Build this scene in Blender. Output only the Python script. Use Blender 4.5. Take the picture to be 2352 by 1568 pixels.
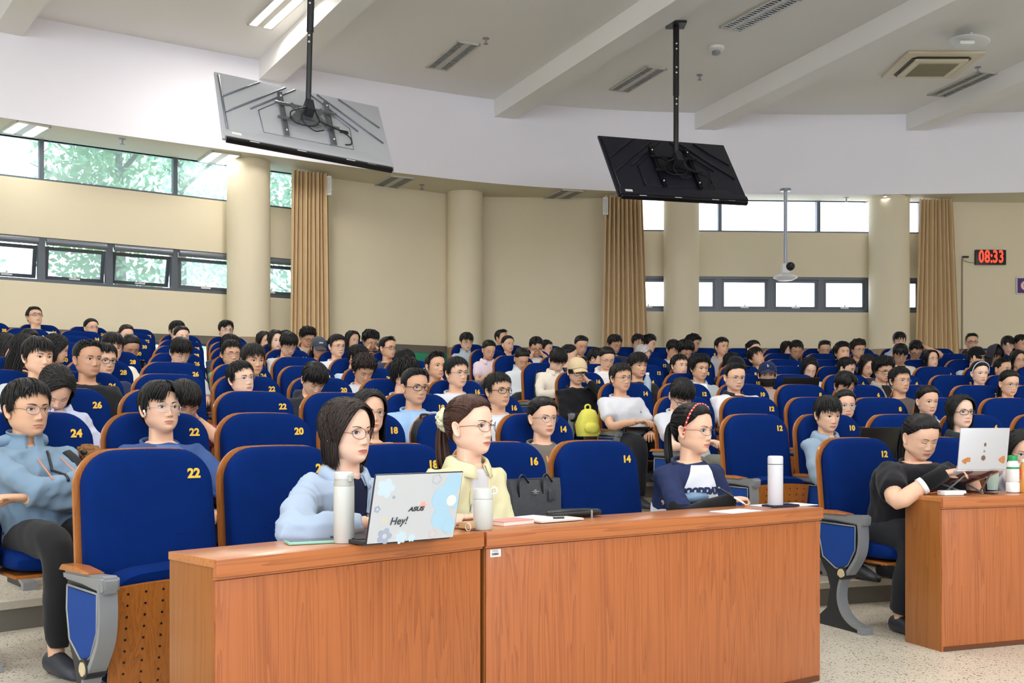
import bpy, bmesh, math, random
import numpy as np
from mathutils import Vector, Matrix, Euler
PI = math.pi
random.seed(7); RNG = np.random.RandomState(11)
for o in list(bpy.data.objects): bpy.data.objects.remove(o)
SC = bpy.context.scene
COL = SC.collection
def srgb(c):
    return tuple(((v/12.92) if v <= .04045 else ((v+.055)/1.055)**2.4) for v in [x/255. for x in c])

# ---------------------------------------------------------------- camera
F, YH, HC = 2450., 960., 1.15
cam = bpy.data.cameras.new('camera'); camo = bpy.data.objects.new('camera', cam); COL.objects.link(camo)
cam.sensor_width = 36.; cam.lens = 36*F/2352; cam.shift_y = (YH-784)/2352
camo.location = (0, 0, HC); camo.rotation_euler = (PI/2, 0, 0); cam.clip_end = 300
SC.camera = camo
# ---------------------------------------------------------------- world
w = bpy.data.worlds.new('world'); SC.world = w; w.use_nodes = True
nt = w.node_tree; bg = nt.nodes['Background']
geo = nt.nodes.new('ShaderNodeTexCoord'); sep = nt.nodes.new('ShaderNodeSeparateXYZ'); rmp = nt.nodes.new('ShaderNodeValToRGB')
nt.links.new(geo.outputs['Generated'], sep.inputs[0]); nt.links.new(sep.outputs['Z'], rmp.inputs[0])
rmp.color_ramp.elements[0].color = (.83, .9, 1, 1); rmp.color_ramp.elements[1].color = (.62, .79, 1, 1)
nt.links.new(rmp.outputs[0], bg.inputs['Color']); bg.inputs['Strength'].default_value = 6.5
# ---------------------------------------------------------------- ceiling lamps' light (lamps themselves are built further down)
SC.view_settings.view_transform = 'Standard'; SC.view_settings.look = 'None'; SC.view_settings.gamma = 1
SC.view_settings.use_curve_mapping = False; SC.view_settings.exposure = 0.0
LAMP_POWER = 84.; LAMP_COL = (1, .97, .92)
def area(loc, sx, sy, rz, power, col=LAMP_COL):
    l = bpy.data.lights.new('lamp_light', 'AREA'); l.shape = 'RECTANGLE'; l.size = sx; l.size_y = sy
    l.energy = power; l.color = col
    o = bpy.data.objects.new('lamp_light', l); o.location = loc; o.rotation_euler = (0, 0, rz); COL.objects.link(o)
    return o

# ---------------------------------------------------------------- materials
MATS = {}
def mat(name, col=(200, 200, 200), rough=.6, metal=0., spec=.5, noise=0., nscale=20., bump=0., bscale=60., emit=None, es=1., alpha=1., coat=0., sheen=0., sss=0.):
    if name in MATS: return MATS[name]
    m = bpy.data.materials.new(name); m.use_nodes = True; t = m.node_tree; p = t.nodes['Principled BSDF']
    c = srgb(col) + (1,)
    p.inputs['Base Color'].default_value = c; p.inputs['Roughness'].default_value = rough; p.inputs['Metallic'].default_value = metal
    p.inputs['Specular IOR Level'].default_value = spec
    if coat: p.inputs['Coat Weight'].default_value = coat; p.inputs['Coat Roughness'].default_value = .15
    if sheen: p.inputs['Sheen Weight'].default_value = sheen; p.inputs['Sheen Roughness'].default_value = .5
    if sss:
        p.inputs['Subsurface Weight'].default_value = sss; p.inputs['Subsurface Radius'].default_value = (.012, .005, .003); p.inputs['Subsurface Scale'].default_value = 1.
    tc = None
    if noise or bump:
        tc = t.nodes.new('ShaderNodeTexCoord')
    if noise:
        n = t.nodes.new('ShaderNodeTexNoise'); n.inputs['Scale'].default_value = nscale; n.inputs['Detail'].default_value = 4
        t.links.new(tc.outputs['Object'], n.inputs['Vector'])
        r = t.nodes.new('ShaderNodeMapRange'); r.inputs['To Min'].default_value = 1-noise; r.inputs['To Max'].default_value = 1+noise
        t.links.new(n.outputs['Fac'], r.inputs['Value'])
        mx = t.nodes.new('ShaderNodeMix'); mx.data_type = 'RGBA'; mx.blend_type = 'MULTIPLY'; mx.inputs['Factor'].default_value = 1
        mx.inputs['A'].default_value = c; cb = t.nodes.new('ShaderNodeCombineColor')
        for k in range(3): t.links.new(r.outputs[0], cb.inputs[k])
        t.links.new(cb.outputs[0], mx.inputs['B']); t.links.new(mx.outputs['Result'], p.inputs['Base Color'])
    if bump:
        n2 = t.nodes.new('ShaderNodeTexNoise'); n2.inputs['Scale'].default_value = bscale; n2.inputs['Detail'].default_value = 3
        t.links.new(tc.outputs['Object'], n2.inputs['Vector']); b = t.nodes.new('ShaderNodeBump'); b.inputs['Strength'].default_value = bump
        b.inputs['Distance'].default_value = .01; t.links.new(n2.outputs['Fac'], b.inputs['Height']); t.links.new(b.outputs[0], p.inputs['Normal'])
    if emit:
        p.inputs['Emission Color'].default_value = srgb(emit)+(1,); p.inputs['Emission Strength'].default_value = es
    if alpha < 1:
        p.inputs['Alpha'].default_value = alpha
    MATS[name] = m; return m
def wood(name, c1, c2, scale=1., rough=.35, axis='Z', coat=.2, bands=9.):
    if name in MATS: return MATS[name]
    m = mat(name, c1, rough, coat=coat); t = m.node_tree; p = t.nodes['Principled BSDF']
    tc = t.nodes.new('ShaderNodeTexCoord'); mp = t.nodes.new('ShaderNodeMapping')
    s = {'Z': (bands, bands, .55), 'X': (.55, bands, bands), 'Y': (bands, .55, bands)}[axis]
    mp.inputs['Scale'].default_value = [v*scale for v in s]
    t.links.new(tc.outputs['Object'], mp.inputs[0])
    n1 = t.nodes.new('ShaderNodeTexNoise'); n1.inputs['Scale'].default_value = .9; n1.inputs['Detail'].default_value = 3; n1.inputs['Distortion'].default_value = .6
    t.links.new(mp.outputs[0], n1.inputs['Vector'])
    mul = t.nodes.new('ShaderNodeMath'); mul.operation = 'MULTIPLY'; mul.inputs[1].default_value = 11; t.links.new(n1.outputs['Fac'], mul.inputs[0])
    fr = t.nodes.new('ShaderNodeMath'); fr.operation = 'FRACT'; t.links.new(mul.outputs[0], fr.inputs[0])
    mp2 = t.nodes.new('ShaderNodeMapping'); mp2.inputs['Scale'].default_value = [v*scale*(12 if v > 1 else 3) for v in s]
    t.links.new(tc.outputs['Object'], mp2.inputs[0]); n2 = t.nodes.new('ShaderNodeTexNoise'); n2.inputs['Scale'].default_value = 1.5; t.links.new(mp2.outputs[0], n2.inputs['Vector'])
    pw = t.nodes.new('ShaderNodeMath'); pw.operation = 'POWER'; pw.inputs[1].default_value = 2.4; t.links.new(fr.outputs[0], pw.inputs[0])
    ml = t.nodes.new('ShaderNodeMath'); ml.operation = 'MULTIPLY'; t.links.new(pw.outputs[0], ml.inputs[0]); t.links.new(n2.outputs['Fac'], ml.inputs[1])
    ad = t.nodes.new('ShaderNodeMath'); ad.operation = 'MULTIPLY_ADD'; t.links.new(n2.outputs['Fac'], ad.inputs[0]); ad.inputs[1].default_value = .35; t.links.new(ml.outputs[0], ad.inputs[2])
    r = t.nodes.new('ShaderNodeValToRGB'); r.color_ramp.elements[0].color = srgb(c1)+(1,); r.color_ramp.elements[1].color = srgb(c2)+(1,)
    r.color_ramp.elements[0].position = .15; r.color_ramp.elements[1].position = .85
    t.links.new(ad.outputs[0], r.inputs[0]); t.links.new(r.outputs[0], p.inputs['Base Color'])
    return m
def glassmat(name, tint=(235, 245, 250), transp=.8, rough=.1):
    if name in MATS: return MATS[name]
    m = bpy.data.materials.new(name); m.use_nodes = True; t = m.node_tree; t.nodes.clear()
    out = t.nodes.new('ShaderNodeOutputMaterial'); mx = t.nodes.new('ShaderNodeMixShader'); tr = t.nodes.new('ShaderNodeBsdfTransparent')
    tr.inputs[0].default_value = srgb(tint)+(1,); g = t.nodes.new('ShaderNodeBsdfPrincipled'); g.inputs['Base Color'].default_value = srgb(tint)+(1,)
    g.inputs['Roughness'].default_value = rough; mx.inputs[0].default_value = transp
    t.links.new(g.outputs[0], mx.inputs[1]); t.links.new(tr.outputs[0], mx.inputs[2]); t.links.new(mx.outputs[0], out.inputs[0])
    MATS[name] = m; return m
def terrazzo():
    m = mat('terrazzo', (206, 200, 184), .35, coat=.15); t = m.node_tree; p = t.nodes['Principled BSDF']
    tc = t.nodes.new('ShaderNodeTexCoord')
    last = None
    for k, (sc, th, colr) in enumerate([(38, .17, (92, 80, 68)), (70, .20, (52, 44, 40)), (55, .13, (140, 110, 84))]):
        mp = t.nodes.new('ShaderNodeMapping'); mp.inputs['Location'].default_value = (k*3.7, k*1.3, 0); mp.inputs['Scale'].default_value = (1, 1, 0)
        t.links.new(tc.outputs['Object'], mp.inputs[0])
        v = t.nodes.new('ShaderNodeTexVoronoi'); v.inputs['Scale'].default_value = sc; t.links.new(mp.outputs[0], v.inputs['Vector'])
        n = t.nodes.new('ShaderNodeTexNoise'); n.inputs['Scale'].default_value = sc*1.3; t.links.new(mp.outputs[0], n.inputs['Vector'])
        a = t.nodes.new('ShaderNodeMath'); a.operation = 'MULTIPLY_ADD'; t.links.new(n.outputs['Fac'], a.inputs[0]); a.inputs[1].default_value = .5; t.links.new(v.outputs['Distance'], a.inputs[2])
        lt = t.nodes.new('ShaderNodeMath'); lt.operation = 'LESS_THAN'; t.links.new(a.outputs[0], lt.inputs[0]); lt.inputs[1].default_value = th+.255
        mx = t.nodes.new('ShaderNodeMix'); mx.data_type = 'RGBA'; t.links.new(lt.outputs[0], mx.inputs['Factor'])
        if last is None: mx.inputs['A'].default_value = srgb((207, 200, 184))+(1,)
        else: t.links.new(last.outputs['Result'], mx.inputs['A'])
        mx.inputs['B'].default_value = srgb(colr)+(1,); last = mx
    t.links.new(last.outputs['Result'], p.inputs['Base Color'])
    return m

# ---------------------------------------------------------------- mesh builder
class MB:
    def __init__(s): s.v = []; s.f = []; s.m = []; s.n = 0
    def add(s, V, Fc, mi=0):
        V = np.asarray(V, float).reshape(-1, 3); s.v.append(V); o = s.n
        s.f.extend([tuple(i+o for i in f) for f in Fc]); s.m.extend([mi]*len(Fc)); s.n += len(V); return s
    def box(s, c, d, mi=0, R=None):
        x, y, z = [k/2 for k in d]
        V = np.array([[a*x, b*y, e*z] for a in (-1, 1) for b in (-1, 1) for e in (-1, 1)])
        if R is not None: V = V @ np.array(R).T
        return s.add(V+np.array(c), [(0, 1, 3, 2), (4, 6, 7, 5), (0, 4, 5, 1), (2, 3, 7, 6), (0, 2, 6, 4), (1, 5, 7, 3)], mi)
    def grid(s, P, mi=0, cu=False, cv=False):          # P[u][v] -> quads
        P = np.asarray(P, float); nu, nv = P.shape[:2]; Fc = []
        for i in range(nu if cu else nu-1):
            for j in range(nv if cv else nv-1):
                a = i*nv+j; b = ((i+1) % nu)*nv+j; c = ((i+1) % nu)*nv+(j+1) % nv; d = i*nv+(j+1) % nv
                Fc.append((a, b, c, d))
        return s.add(P.reshape(-1, 3), Fc, mi)
    def loft(s, rings, mi=0, caps=(True, True)):
        P = np.asarray(rings, float); nv = P.shape[1]; o = s.n
        s.grid(P, mi, cv=True); last = (len(P)-1)*nv
        if caps[0]: s.f.append(tuple(o+i for i in range(nv))[::1]); s.m.append(mi)
        if caps[1]: s.f.append(tuple(o+last+i for i in range(nv))[::-1]); s.m.append(mi)
        return s
    def tube(s, path, r, seg=8, mi=0, flat=None, up=(0, 0, 1), caps=True):
        P = np.asarray(path, float); n = len(P); rr = np.broadcast_to(np.asarray(r, float), (n,)) if np.ndim(r) <= 1 else None
        T = np.gradient(P, axis=0); T /= np.linalg.norm(T, axis=1)[:, None]+1e-9
        U = np.array(up, float); rings = []
        a = np.arange(seg)*2*PI/seg
        for i in range(n):
            S = np.cross(T[i], U)
            if np.linalg.norm(S) < 1e-3: S = np.cross(T[i], (1, 0, .01))
            S /= np.linalg.norm(S); W = np.cross(S, T[i]); U = W if flat is None else U
            fl = 1. if flat is None else flat
            rings.append(P[i] + rr[i]*(np.cos(a)[:, None]*S + fl*np.sin(a)[:, None]*W))
        return s.loft(rings, mi, (caps, caps))
    def cyl(s, p0, p1, r, seg=16, mi=0, r2=None):
        return s.tube([p0, p1], [r, r if r2 is None else r2], seg, mi)
    def lathe(s, prof, c=(0, 0, 0), seg=24, mi=0, caps=(True, True)):
        a = np.arange(seg)*2*PI/seg
        return s.loft([np.stack([c[0]+r*np.cos(a), c[1]+r*np.sin(a), np.full(seg, c[2]+z)], 1) for r, z in prof], mi, caps)
    def sphere(s, c, r, seg=12, rg=8, mi=0, R=None):
        r = np.broadcast_to(np.asarray(r, float), (3,)); rings = []
        for i in range(1, rg):
            ph = PI*i/rg; a = np.arange(seg)*2*PI/seg
            V = np.stack([np.sin(ph)*np.cos(a)*r[0], np.sin(ph)*np.sin(a)*r[1], np.full(seg, np.cos(ph)*r[2])], 1)
            if R is not None: V = V@np.array(R).T
            rings.append(V+np.array(c))
        return s.loft(rings, mi)
    def prism(s, poly, axis, t0, t1, mi=0):           # poly of 2D points extruded along axis (0,1,2)
        n = len(poly); V = []
        for t in (t0, t1):
            for p in poly:
                q = [p[0], p[1]]; q.insert(axis, t); V.append(q)
        Fc = [tuple(range(n)), tuple(range(2*n-1, n-1, -1))]+[(i, i+n, (i+1) % n+n, (i+1) % n) for i in range(n)]
        return s.add(V, Fc, mi)
    def arr(s): return np.concatenate(s.v) if s.v else np.zeros((0, 3))
    def xf(s, R=None, t=(0, 0, 0)):
        V = s.arr()
        if R is not None: V = V@np.array(R).T
        s.v = [V+np.array(t)]; return s
def rot(ax, a):
    return np.array(Matrix.Rotation(a, 3, ax))
def mesh_of(mb, name, mats, smooth=None, recalc=True):
    me = bpy.data.meshes.new(name); me.from_pydata(mb.arr().tolist(), [], mb.f); 
    for m in mats: me.materials.append(m)
    if len(mats) > 1: me.polygons.foreach_set('material_index', mb.m)
    if recalc:
        bm = bmesh.new(); bm.from_mesh(me); bmesh.ops.recalc_face_normals(bm, faces=bm.faces[:]); bm.to_mesh(me); bm.free()
    if smooth:
        me.polygons.foreach_set('use_smooth', [True]*len(me.polygons))
        if smooth is not True: me.set_sharp_from_angle(angle=math.radians(smooth))
    me.update(); return me
def obj(name, mb, mats, parent=None, smooth=None, loc=None, rz=0., bevel=0., bseg=2, sub=0):
    if not isinstance(mats, (list, tuple)): mats = [mats]
    me = mb if isinstance(mb, bpy.types.Mesh) else mesh_of(mb, name, mats, smooth)
    if bevel:
        bm = bmesh.new(); bm.from_mesh(me)
        es = [e for e in bm.edges if len(e.link_faces) == 2 and e.calc_face_angle(0) > .6]
        bmesh.ops.bevel(bm, geom=es, offset=bevel, segments=bseg, affect='EDGES', profile=.6, clamp_overlap=True)
        bm.to_mesh(me); bm.free(); me.polygons.foreach_set('use_smooth', [True]*len(me.polygons)); me.set_sharp_from_angle(angle=math.radians(50))
    o = bpy.data.objects.new(name, me); COL.objects.link(o)
    if parent: o.parent = parent
    if loc is not None: o.location = loc
    o.rotation_euler[2] = rz
    return o
def thing(name, label, cat, loc=(0, 0, 0), rz=0., group=None):
    o = bpy.data.objects.new(name, None); COL.objects.link(o); o.location = loc; o.rotation_euler[2] = rz; o.empty_display_size = .1
    o['label'] = label; o['category'] = cat
    if group: o['group'] = group
    return o
def tag(o, label, cat, group=None):
    o['label'] = label; o['category'] = cat
    if group: o['group'] = group
    return o
def struct(name, mb, mats, parent=None, smooth=None, label=None, **k):
    o = obj(name, mb, mats, parent, smooth, **k)
    if not parent: o['kind'] = 'structure'
    if label: o['label'] = label
    return o
TXT = {}
def text_mesh(s, size, depth, m, bold=0., align='CENTER'):
    k = (s, size, depth, m.name, bold, align)
    if k in TXT: return TXT[k]
    c = bpy.data.curves.new('t', 'FONT'); c.body = s; c.size = size; c.extrude = depth; c.offset = bold; c.align_x = align; c.align_y = 'CENTER'; c.resolution_u = 3
    o = bpy.data.objects.new('t', c); COL.objects.link(o); dg = bpy.context.evaluated_depsgraph_get(); dg.update()
    me = bpy.data.meshes.new_from_object(o.evaluated_get(dg)); bpy.data.objects.remove(o); bpy.data.curves.remove(c)
    me.materials.clear(); me.materials.append(m); me.name = 'text'; TXT[k] = me; return me
def copy_tree(o, parent=None):
    c = o.copy(); COL.objects.link(c); c.parent = parent
    for ch in list(o.children): copy_tree(ch, c)
    return c
def P(px, py, d): return Vector(((px-1176)/F*d, d, HC+(YH-py)/F*d))       # a point seen in the photo, at its real depth
def PZ(px, py, z):                                                        # a point of a horizontal plane
    d = F*(z-HC)/(YH-py); return Vector(((px-1176)/F*d, d, z))

M_wall = mat('cream_wall', (222, 210, 182), .75, noise=.03, nscale=1.5, bump=.05, bscale=90)
M_ceil = mat('white_ceiling', (238, 236, 232), .8, noise=.015, nscale=1.)
M_fascia = mat('white_fascia', (242, 239, 246), .8, noise=.02, nscale=1.)
M_terr = terrazzo()
M_riser = mat('grey_riser', (112, 108, 98), .6, noise=.08, nscale=6)
M_frame = mat('dark_window_frame', (92, 98, 106), .4, metal=.3)
M_band = mat('brown_grey_band', (98, 91, 82), .6)
M_green = mat('green_panel', (40, 140, 104), .5)
M_gold = mat('gold_number', (236, 186, 52), .5)
M_blue = mat('blue_fabric', (5, 36, 98), .92, spec=.08, noise=.12, nscale=14, bump=.25, bscale=420)
M_blue2 = mat('blue_panel', (16, 62, 140), .7, spec=.3, noise=.05, nscale=30)
M_chw = wood('chair_wood', (178, 108, 46), (146, 84, 32), 1., .3, 'Z', .3, bands=20.)
M_grey = mat('grey_metal', (146, 149, 152), .4, metal=.3)
M_dark = mat('dark_metal', (52, 54, 58), .45, metal=.4)
M_black = mat('black_plastic', (18, 18, 20), .35)
M_white = mat('white_plastic', (232, 232, 230), .4)
M_desk = wood('desk_wood', (176, 100, 52), (142, 74, 34), 1., .38, 'Z', .25, bands=17.)
M_desks = wood('desk_side_wood_shaded', (154, 94, 40), (136, 80, 30), .8, .38, 'Z', .25, bands=8.)  # a different wood, darkened further with side shading put into the colour
M_deskt = wood('desk_top_wood', (190, 122, 68), (164, 98, 50), .8, .3, 'X', .3, bands=14.)
M_curt = mat('tan_curtain', (222, 194, 148), .8, sheen=.3, noise=.05, nscale=5)
M_glass_h = glassmat('hazy_glass', (232, 246, 250), .72)
M_glass_f = glassmat('frosted_glass', (250, 252, 255), .8)
M_louvre = mat('louvre_metal', (176, 178, 176), .3, metal=.4)
M_lgap = mat('louvre_dark', (52, 54, 50), .5)
M_tube = mat('lit_tube', (255, 255, 250), .5, emit=(255, 252, 240), es=3.5)

# ---------------------------------------------------------------- the room
CX, CY = 5.1, -2.3
CTR = np.array([CX, CY])
RR = [9.05, 10.1, 11.2, 12.3, 13.4, 14.5, 15.6, 16.7, 17.8, 18.9]
RISE = .14
# stepped floor: one flat arc per row, front edge .72 m before the backrests
def arc_pts(R, a0, a1, n): return [(CX+R*math.sin(a), CY+R*math.cos(a)) for a in np.linspace(a0, a1, n)]
A0, A1 = math.radians(-72), math.radians(24)
LW0, LW1 = np.array([-6.81, 14.15]), np.array([-1.05, 18.02]); LD = (LW1-LW0)/np.linalg.norm(LW1-LW0)
RW0, RW1 = np.array([-1.05, 18.2]), np.array([9.5, 18.75]); RD = (RW1-RW0)/np.linalg.norm(RW1-RW0)
b = MB(); b.add([(-14, -7, 0), (16, -7, 0), (16, 22, 0), (-14, 22, 0)], [(0, 1, 2, 3)])
fl = struct('floor', b, M_terr, label='speckled cream terrazzo floor of the lecture hall')
for r in range(1, 10):
    R0 = RR[r]-.70; R1 = 24; z = RISE*r
    pin = arc_pts(R0, A0, A1, 60); pout = arc_pts(R1, A0, A1, 60)
    b = MB(); b.grid([[(p[0], p[1], z) for p in pin], [(p[0], p[1], z) for p in pout]], 0)
    struct('step_tread', b, M_terr, fl)
    b = MB(); b.grid([[(p[0], p[1], z-.035) for p in pin], [(p[0], p[1], z-RISE) for p in pin]], 0)
    struct('step_riser', b, M_riser, fl)
    pn = arc_pts(R0-.012, A0, A1, 60); b = MB()
    b.grid([[(p[0], p[1], z-.035) for p in pin], [(p[0], p[1], z-.035) for p in pn], [(p[0], p[1], z+.002) for p in pn], [(p[0], p[1], z+.002) for p in arc_pts(R0+.04, A0, A1, 60)]], 0)
    struct('step_nosing', b, mat('nosing_stone', (190, 184, 168), .5, noise=.1, nscale=60), fl)
# ceiling, fascia, soffit
ZC, ZS = 6.28, 4.93
FAS = [(-12.5, 6.5), (-9.5, 10.6), (-7.8, 12.3), (-6.0, 13.72), (-3.6, 15.3), (-2., 16.3), (-.25, 17.2), (1.5, 17.72), (3.25, 17.95), (5.2, 18.03), (6.8, 18.0), (9., 17.8), (11.5, 17.2), (15, 15.5)]
def catmull(pts, n=6):
    pts = np.array(pts, float); q = np.vstack([2*pts[0]-pts[1], pts, 2*pts[-1]-pts[-2]]); out = []
    for i in range(1, len(q)-2):
        for k in range(n):
            t = k/n; out.append(.5*((2*q[i])+(-q[i-1]+q[i+1])*t+(2*q[i-1]-5*q[i]+4*q[i+1]-q[i+2])*t*t+(-q[i-1]+3*q[i]-3*q[i+1]+q[i+2])*t**3))
    out.append(q[-2]); return np.array(out)
fc = catmull(FAS, 8)
b = MB(); b.grid([[(p[0], p[1], ZC) for p in fc], [(p[0], p[1], ZS) for p in fc]], 0)
struct('trim_1', b, M_fascia, smooth=True, label='long curved white bulkhead above the windows')
def wall_hit(q, n):                         # distance from q along n to the nearer wall line
    best = 6.
    for (W0_, D_, s_) in ((LW0, LD, 1), (RW0, RD, 1)):
        M2 = np.array([[n[0], -D_[0]], [n[1], -D_[1]]])
        if abs(np.linalg.det(M2)) < 1e-6: continue
        t_, u_ = np.linalg.solve(M2, W0_-q)
        if t_ > 0 and ((W0_ is LW0 and u_ < 7.1) or (W0_ is RW0 and u_ > -.3)): best = min(best, t_)
    return best+.12
b = MB(); cen = np.array([4., 2.]); rows_ = []
for q in fc:
    n_ = (q-cen)/np.linalg.norm(q-cen); rows_.append((*(q+n_*wall_hit(q, n_)), ZS))
b.grid([[(q[0], q[1], ZS) for q in fc], rows_], 0)
struct('ceiling', b, mat('cream_soffit', (214, 208, 186), .8), label='cream lower ceiling strip between bulkhead and windows')
b = MB(); b.add([(-14, -7, ZC), (16, -7, ZC), (16, 19, ZC), (-14, 19, ZC)], [(3, 2, 1, 0)])
struct('ceiling', b, M_ceil, label='high white ceiling crossed by sloping white beams')
def beam(x, y, ang, L=26, w=.34, z=6.0):
    a = math.radians(ang); d = np.array([math.sin(a), -math.cos(a)]); s = np.array([d[1], -d[0]])*-1
    p = np.array([x, y]); q = p+d*L; p = p-d*.6; e = np.array([-d[1], d[0]])*w
    b = MB(); b.add([(*p, z), (*q, z), (*(q+e), z), (*(p+e), z), (*p, ZC), (*q, ZC), (*(q+e), ZC), (*(p+e), ZC)], [(0, 1, 2, 3), (0, 4, 5, 1), (3, 2, 6, 7), (0, 3, 7, 4), (1, 5, 6, 2)])
    return struct('beam', b, M_ceil, label='white ceiling beam running from the curved bulkhead')
for bx in [(-7.42, 14.9-.25, 35.6), (-3.58, 15.2, 29.7), (-.317, 17.25, 24.5), (3.14, 17.75, 20.5), (6.68, 17.9, 14.5), (10.2, 17.3, 9)]:
    o = beam(*bx); o.name = 'trim_2'
# walls with two window bands: boxes along the wall line
ZL0, ZL1, ZU0 = 2.99, 3.60, 4.37
ZB0, ZB1 = 2.24, 2.36
def wall_u(px, W0, D):                     # wall coordinate hit by the view ray of a photo column
    r = (px-1176)/F; return (r*W0[1]-W0[0])/(D[0]-r*D[1])
def slab(b, W0, D, u0, u1, z0, z1, t=.24, off=0., mi=0):
    N = np.array([-D[1], D[0]]); Pn = [W0+D*u0+N*off, W0+D*u1+N*off, W0+D*u1+N*(off+t), W0+D*u0+N*(off+t)]
    V = [(*p, z) for z in (z0, z1) for p in Pn]
    b.add(V, [(0, 3, 2, 1), (4, 5, 6, 7), (0, 1, 5, 4), (2, 3, 7, 6), (1, 2, 6, 5), (3, 0, 4, 7)], mi)
def wallseg(name, W0, D, ua, ub, solid, bays, label):
    b = MB()
    for (u0, u1) in solid: slab(b, W0, D, u0, u1, 0, 5.4)
    for (u0, u1) in bays:
        slab(b, W0, D, u0, u1, ZB1, ZL0); slab(b, W0, D, u0, u1, ZL1, ZU0); slab(b, W0, D, u0, u1, 4.96, 5.4); slab(b, W0, D, u0, u1, 0, 1.25)
        slab(b, W0, D, u0, u1, ZB0, ZB1)
    return struct(name, b, M_wall, label=label)
b = MB(); b.box((-14.1, 3.5, 3.1), (.2, 21, 6.4)); struct('wall_left', b, M_wall, label='cream side wall of the hall')
b = MB(); b.box((16.1, 6, 3.1), (.2, 26, 6.4)); struct('wall_right', b, M_wall, label='cream right side wall of the hall')
b = MB(); b.box((1, -7.1, .9), (30, .2, 1.8)); b.box((1, -7.1, 5.95), (30, .2, .9))
for k in range(7): b.box((-13.5+k*4.83, -7.1, 3.6), (.7, .2, 4.2))  # unseen wall; its openings are added so daylight brightens the ceiling
struct('wall_front', b, M_wall, label='cream front wall, out of the frame, with openings added to let daylight in')
UL = lambda x: wall_u(x, LW0, LD); UR = lambda x: wall_u(x, RW0, RD)
wallseg('wall_left', LW0, LD, 0, 0, [(UL(700), UL(1075))], [(-6., UL(700))], 'cream wall with two strips of windows at the left')
wallseg('wall_back', RW0, RD, 0, 0, [(-.2, UR(1440)), (UR(2120), 14.)], [(UR(1440), UR(2120))], 'cream back wall with a white-lit window bay at the right')
for (W0, D, u0, u1) in [(LW0, LD, -6., UL(1062)), (RW0, RD, UR(1075), 14.)]:
    b = MB(); slab(b, W0, D, u0, u1, ZB0, ZB1, .03, -.03); struct('trim_3', b, M_band, label='brown-grey band along the foot of the wall')
b = MB(); slab(b, LW0, LD, UL(702), UL(1060), 1.2, ZB0, .02, -.02); slab(b, RW0, RD, UR(1080), UR(1436), 1.2, ZB0, .02, -.02); slab(b, RW0, RD, UR(2125), 13., 1.2, ZB0, .02, -.02)
struct('baseboard_back', b, M_green, label='green panelling behind the last row')
def column(x, y, r, label):
    b = MB(); b.lathe([(r, 0), (r, 5.2)], (x, y, 0), 48); c = struct('column', b, M_wall, smooth=50, label=label); c.name = 'trim_4'
    b = MB(); b.lathe([(r+.006, 1.), (r+.006, ZB1-.03)], (x, y, 0), 48); struct('painted_base', b, mat('column_base', (150, 128, 104), .6), c, smooth=50)
for (px, d, r, lb) in [(571, 15.75, .313, 'round cream column before the left windows'), (1068, 17.95, .30, 'round cream column where the two walls meet'), (1565, 18.2, .30, 'round cream column before the right windows, nearer the middle'), (2042, 18.38, .337, 'round cream column at the right end of the right windows')]:
    column((px-1176)/F*d, d, r, lb)
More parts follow.
